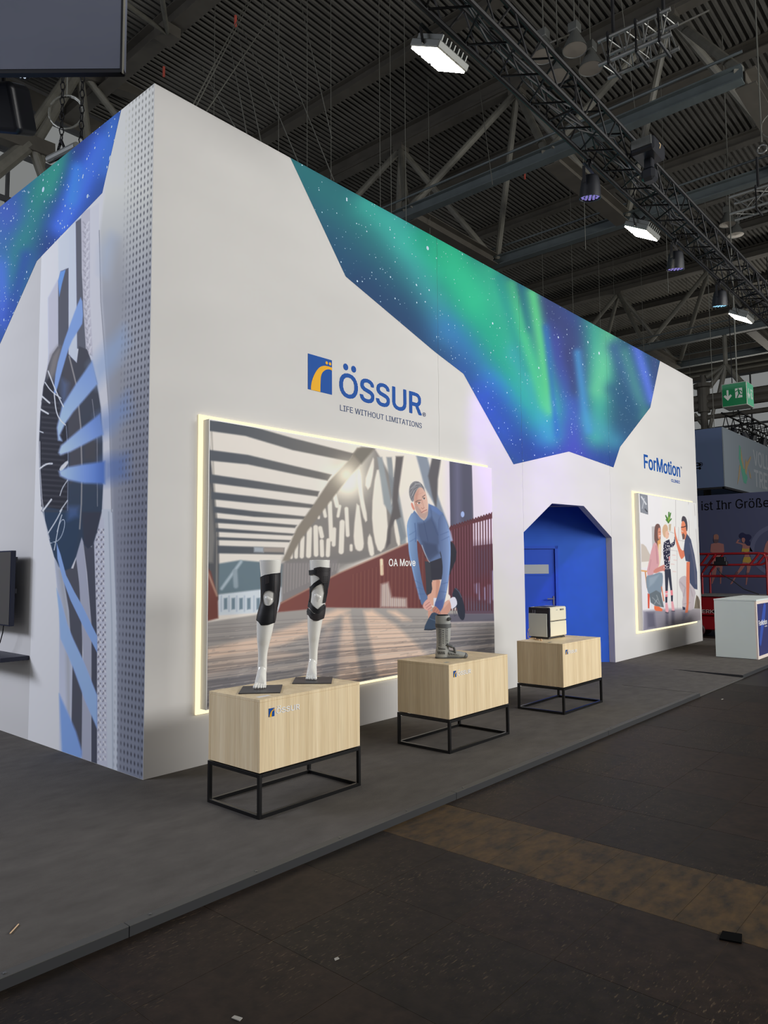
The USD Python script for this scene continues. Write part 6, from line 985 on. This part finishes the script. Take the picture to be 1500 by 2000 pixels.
# ================================================================== exit sign
ex_, ey0, ey1, ez0, ez1 = 12.9, None, None, None, None
c7b = crop(1330, 650, 8.82); S_ = 14.0
a, b, c, d = on(c7b(697, 892), 0, S_), on(c7b(1132, 828), 0, S_), on(c7b(706, 1283), 0, S_), on(c7b(1142, 1240), 0, S_)
ya_, yb_ = (a[1] + c[1]) / 2, (b[1] + d[1]) / 2; z1_, z0_ = (a[2] + b[2]) / 2, (c[2] + d[2]) / 2; w_ = abs(ya_ - yb_); t = thing('exit_sign', 'green cube-shaped emergency exit sign with white arrow and running man', 'exit sign', (S_ + w_ / 2, (ya_ + yb_) / 2, z0_))
put(t, 'case', MB().box(S_, S_ + w_, yb_, ya_, z0_, z1_, .006), 'sign_case')
def face(o, ex, green):
    m = .03 * w_; hh = z1_ - z0_; e3 = np.cross(ex, Z)
    put(t, 'green_face', MB().ext(sbox(m, m, w_ - m, hh - m), .002, o, ex, Z), green)
    O = A(o) + e3 * .002; U = lambda pts: [(u * w_, v * hh) for u, v in pts]
    put(t, 'arrow', MB().ext(U([(.20, .72), (.28, .72), (.28, .45), (.35, .53), (.41, .46), (.245, .26), (.08, .46), (.14, .53), (.20, .45)]), .001, O, ex, Z), 'sign_white')
    put(t, 'doorway_symbol', MB().ext(U([(.54, .74), (.82, .74), (.82, .33), (.54, .33)]), .001, O, ex, Z), 'sign_white'); O2 = O + e3 * .001
    man = Polygon(disc((.665 * w_, .70 * hh), .028 * w_, .03 * hh)).union(LineString(U([(.68, .64), (.70, .52)])).buffer(.035 * w_)).union(LineString(U([(.56, .60), (.62, .64), (.70, .645), (.77, .62), (.80, .55)])).buffer(.017 * w_)).union(LineString(U([(.70, .52), (.66, .44), (.62, .36)])).buffer(.022 * w_)).union(LineString(U([(.70, .52), (.75, .46), (.86, .45)])).buffer(.02 * w_))
    put(t, 'running_man', MB().ext(man, .001, O2, ex, Z), green)
face((S_ - .0005, ya_, z0_), -Y, 'sign_green'); face((S_, yb_ - .0005, z0_), X, 'sign_green_pale')
put(t, 'suspension_rod', MB().tube([(S_ + w_ / 2, (ya_ + yb_) / 2, z1_), (S_ + w_ / 2, (ya_ + yb_) / 2, ZR + .004)], .014, 6), 'cable')

# ================================================================== bits on the floor
def scrap(q, mt, label, cat, pts, h=.003, z=HF):
    o = on(q, 2, z); single(label.split()[0] if False else cat, MB().ext([(o[0] + u, o[1] + v) for u, v in pts], h, (0, 0, z + .0006), X, Y), mt, label, cat.replace('_', ' '))
scrap((1428, 1832), 'felt_black', 'small black felt square lying on the yellow floor stripe edge', 'felt_square', [(-.05, .035), (.03, .045), (.055, -.03), (-.025, -.05)], .006)
o = on((1018, 1506), 2, HF); single('paper_scrap', MB().tube([o + A([-.035, .012, .012]), o + A([-.01, .02, .02]), o + A([.015, .0, .014]), o + A([.045, -.012, .010])], [.008, .016, .012, .006], 6), 'paper', 'crumpled white paper scrap by the platform edge trim', 'paper scrap')
scrap((657, 1874), 'paper', 'small pale flake on the dark floor in the lower middle', 'floor_flake', [(-.012, -.004), (.010, -.008), (.014, .006), (-.004, .009)]); scrap((463, 1990), 'paper', 'torn pale flake at the bottom edge of the photo', 'floor_flake', [(-.012, .018), (-.004, -.02), (.014, -.014), (.004, .02)]); scrap((1410, 1366), 'paper', 'thin pale flake on the far floor at the right', 'floor_flake', [(-.03, -.008), (.03, -.01), (.03, .004), (-.02, .006)])
o = on((28, 1816), 2, 0); single('straw_piece', MB().tube([o + A([-.03, -.028, .004]), o + A([.03, .03, .004])], .003, 5), 'wood_pale', 'thin pale straw lying on the carpet at the left', 'straw')

# ================================================================== steel mast, pipes and a far truss behind the exit sign
XM = 24.8
def xm(x, y, X_=XM): return on(crop(1330, 650, 8.82)(x, y), 0, X_)
t = thing('roof_mast', 'dark steel mast with spreading pipe braces left of the exit sign', 'mast', xm(385, 1100)); top = xm(770, 560)
put(t, 'mast_head', MB().lathe([(.0, -.9), (.22, -.9), (.22, .0), (.34, .02), (.34, .16), (.1, .18), (.1, .5), (0, .5)], xm(385, 960), Z, 14), 'steel_brown'); mb_ = xm(385, 1000); put(t, 'mast_post', MB().tube([A([mb_[0], mb_[1], HF]), mb_], .13, 12), 'steel_brown')
for q in ((500, 930), (650, 1100), (1000, 830), (1120, 930), (440, 760)): put(t, 'brace', MB().tube([top, xm(*q)], .09, 8), 'steel_tube')
for q0, q1 in (((230, 1290), (440, 1020)), ((230, 1400), (420, 1640)), ((570, 1290), (500, 1640))): put(t, 'brace', MB().tube([xm(*q0), xm(*q1)], .07, 8), 'steel_tube')
put(t, 'top_hanger', MB().tube([top, A([top[0], top[1], 9.9])], .08, 8), 'steel_tube')
t = thing('service_pipe', 'pair of dark horizontal pipes running behind the exit sign', 'pipe', xm(600, 1200))
for q, r in (((600, 1110), .16), ((600, 1235), .17)): p_ = xm(*q); put(t, 'pipe', MB().tube([A([XM, 9.0, p_[2]]), A([XM, -9.0, p_[2]])], r, 12), 'steel_brown')
p_ = xm(600, 1440); put(t, 'pipe', MB().tube([A([XM, 9.0, p_[2]]), A([XM, -9.0, p_[2]])], .09, 10), 'steel_brown')
for y_ in (8.9, -8.9): put(t, 'hanger', MB().tube([A([XM, y_, xm(600, 1440)[2]]), A([XM, y_, 9.9])], .03, 6), 'steel_brown')
t = thing('stage_truss', 'far black truss crowded with lamps above the grey box sign', 'truss', (25, -.6, 6.5)); q0 = on((1440, 826), 0, 23.0); box_truss(t, (22.2, q0[1], q0[2]), (34, q0[1], q0[2]), .5, 'truss_black', 14, .03, .014)
rr = random.Random(9)
for k_ in range(22):
    o = A([22.4 + k_ * .5, q0[1] + rr.uniform(-.25, .25), q0[2] - rr.uniform(.25, .7)]); put(t, 'lamp_body', MB().lathe([(0, -.14), (.10, -.14), (.13, .12), (0, .12)], o, (rr.uniform(-.4, .4), rr.uniform(-.4, .4), -1), 10), 'black_plastic'); put(t, 'lamp_clamp', MB().tube([o + Z * .1, A([o[0], q0[1], q0[2] - .22])], .02, 5), 'black_plastic')
for x in (22.6, 28, 33.6): put(t, 'hanger', MB().tube([(x, q0[1], q0[2] + .2), (x, q0[1], ZR + .004)], .015, 5), 'cable_black')
t = thing('wind_brace', 'thin pale pipes along the top of the far windows', 'pipe', (39.5, 0, 12.5))
for q in ((400, 640), (400, 720)): z_ = on(crop(1330, 650, 8.82)(*q), 0, 39.6)[2]; put(t, 'pipe', MB().tube([(39.6, 12.95, z_), (39.6, -11.5, z_)], .07, 8), 'steel_tube')
put(t, 'support', MB().box(39.55, 39.97, -11.4, -11.3, 12.3, 13.2).box(39.55, 39.97, 12.8, 12.9, 12.3, 13.2), 'steel_tube')
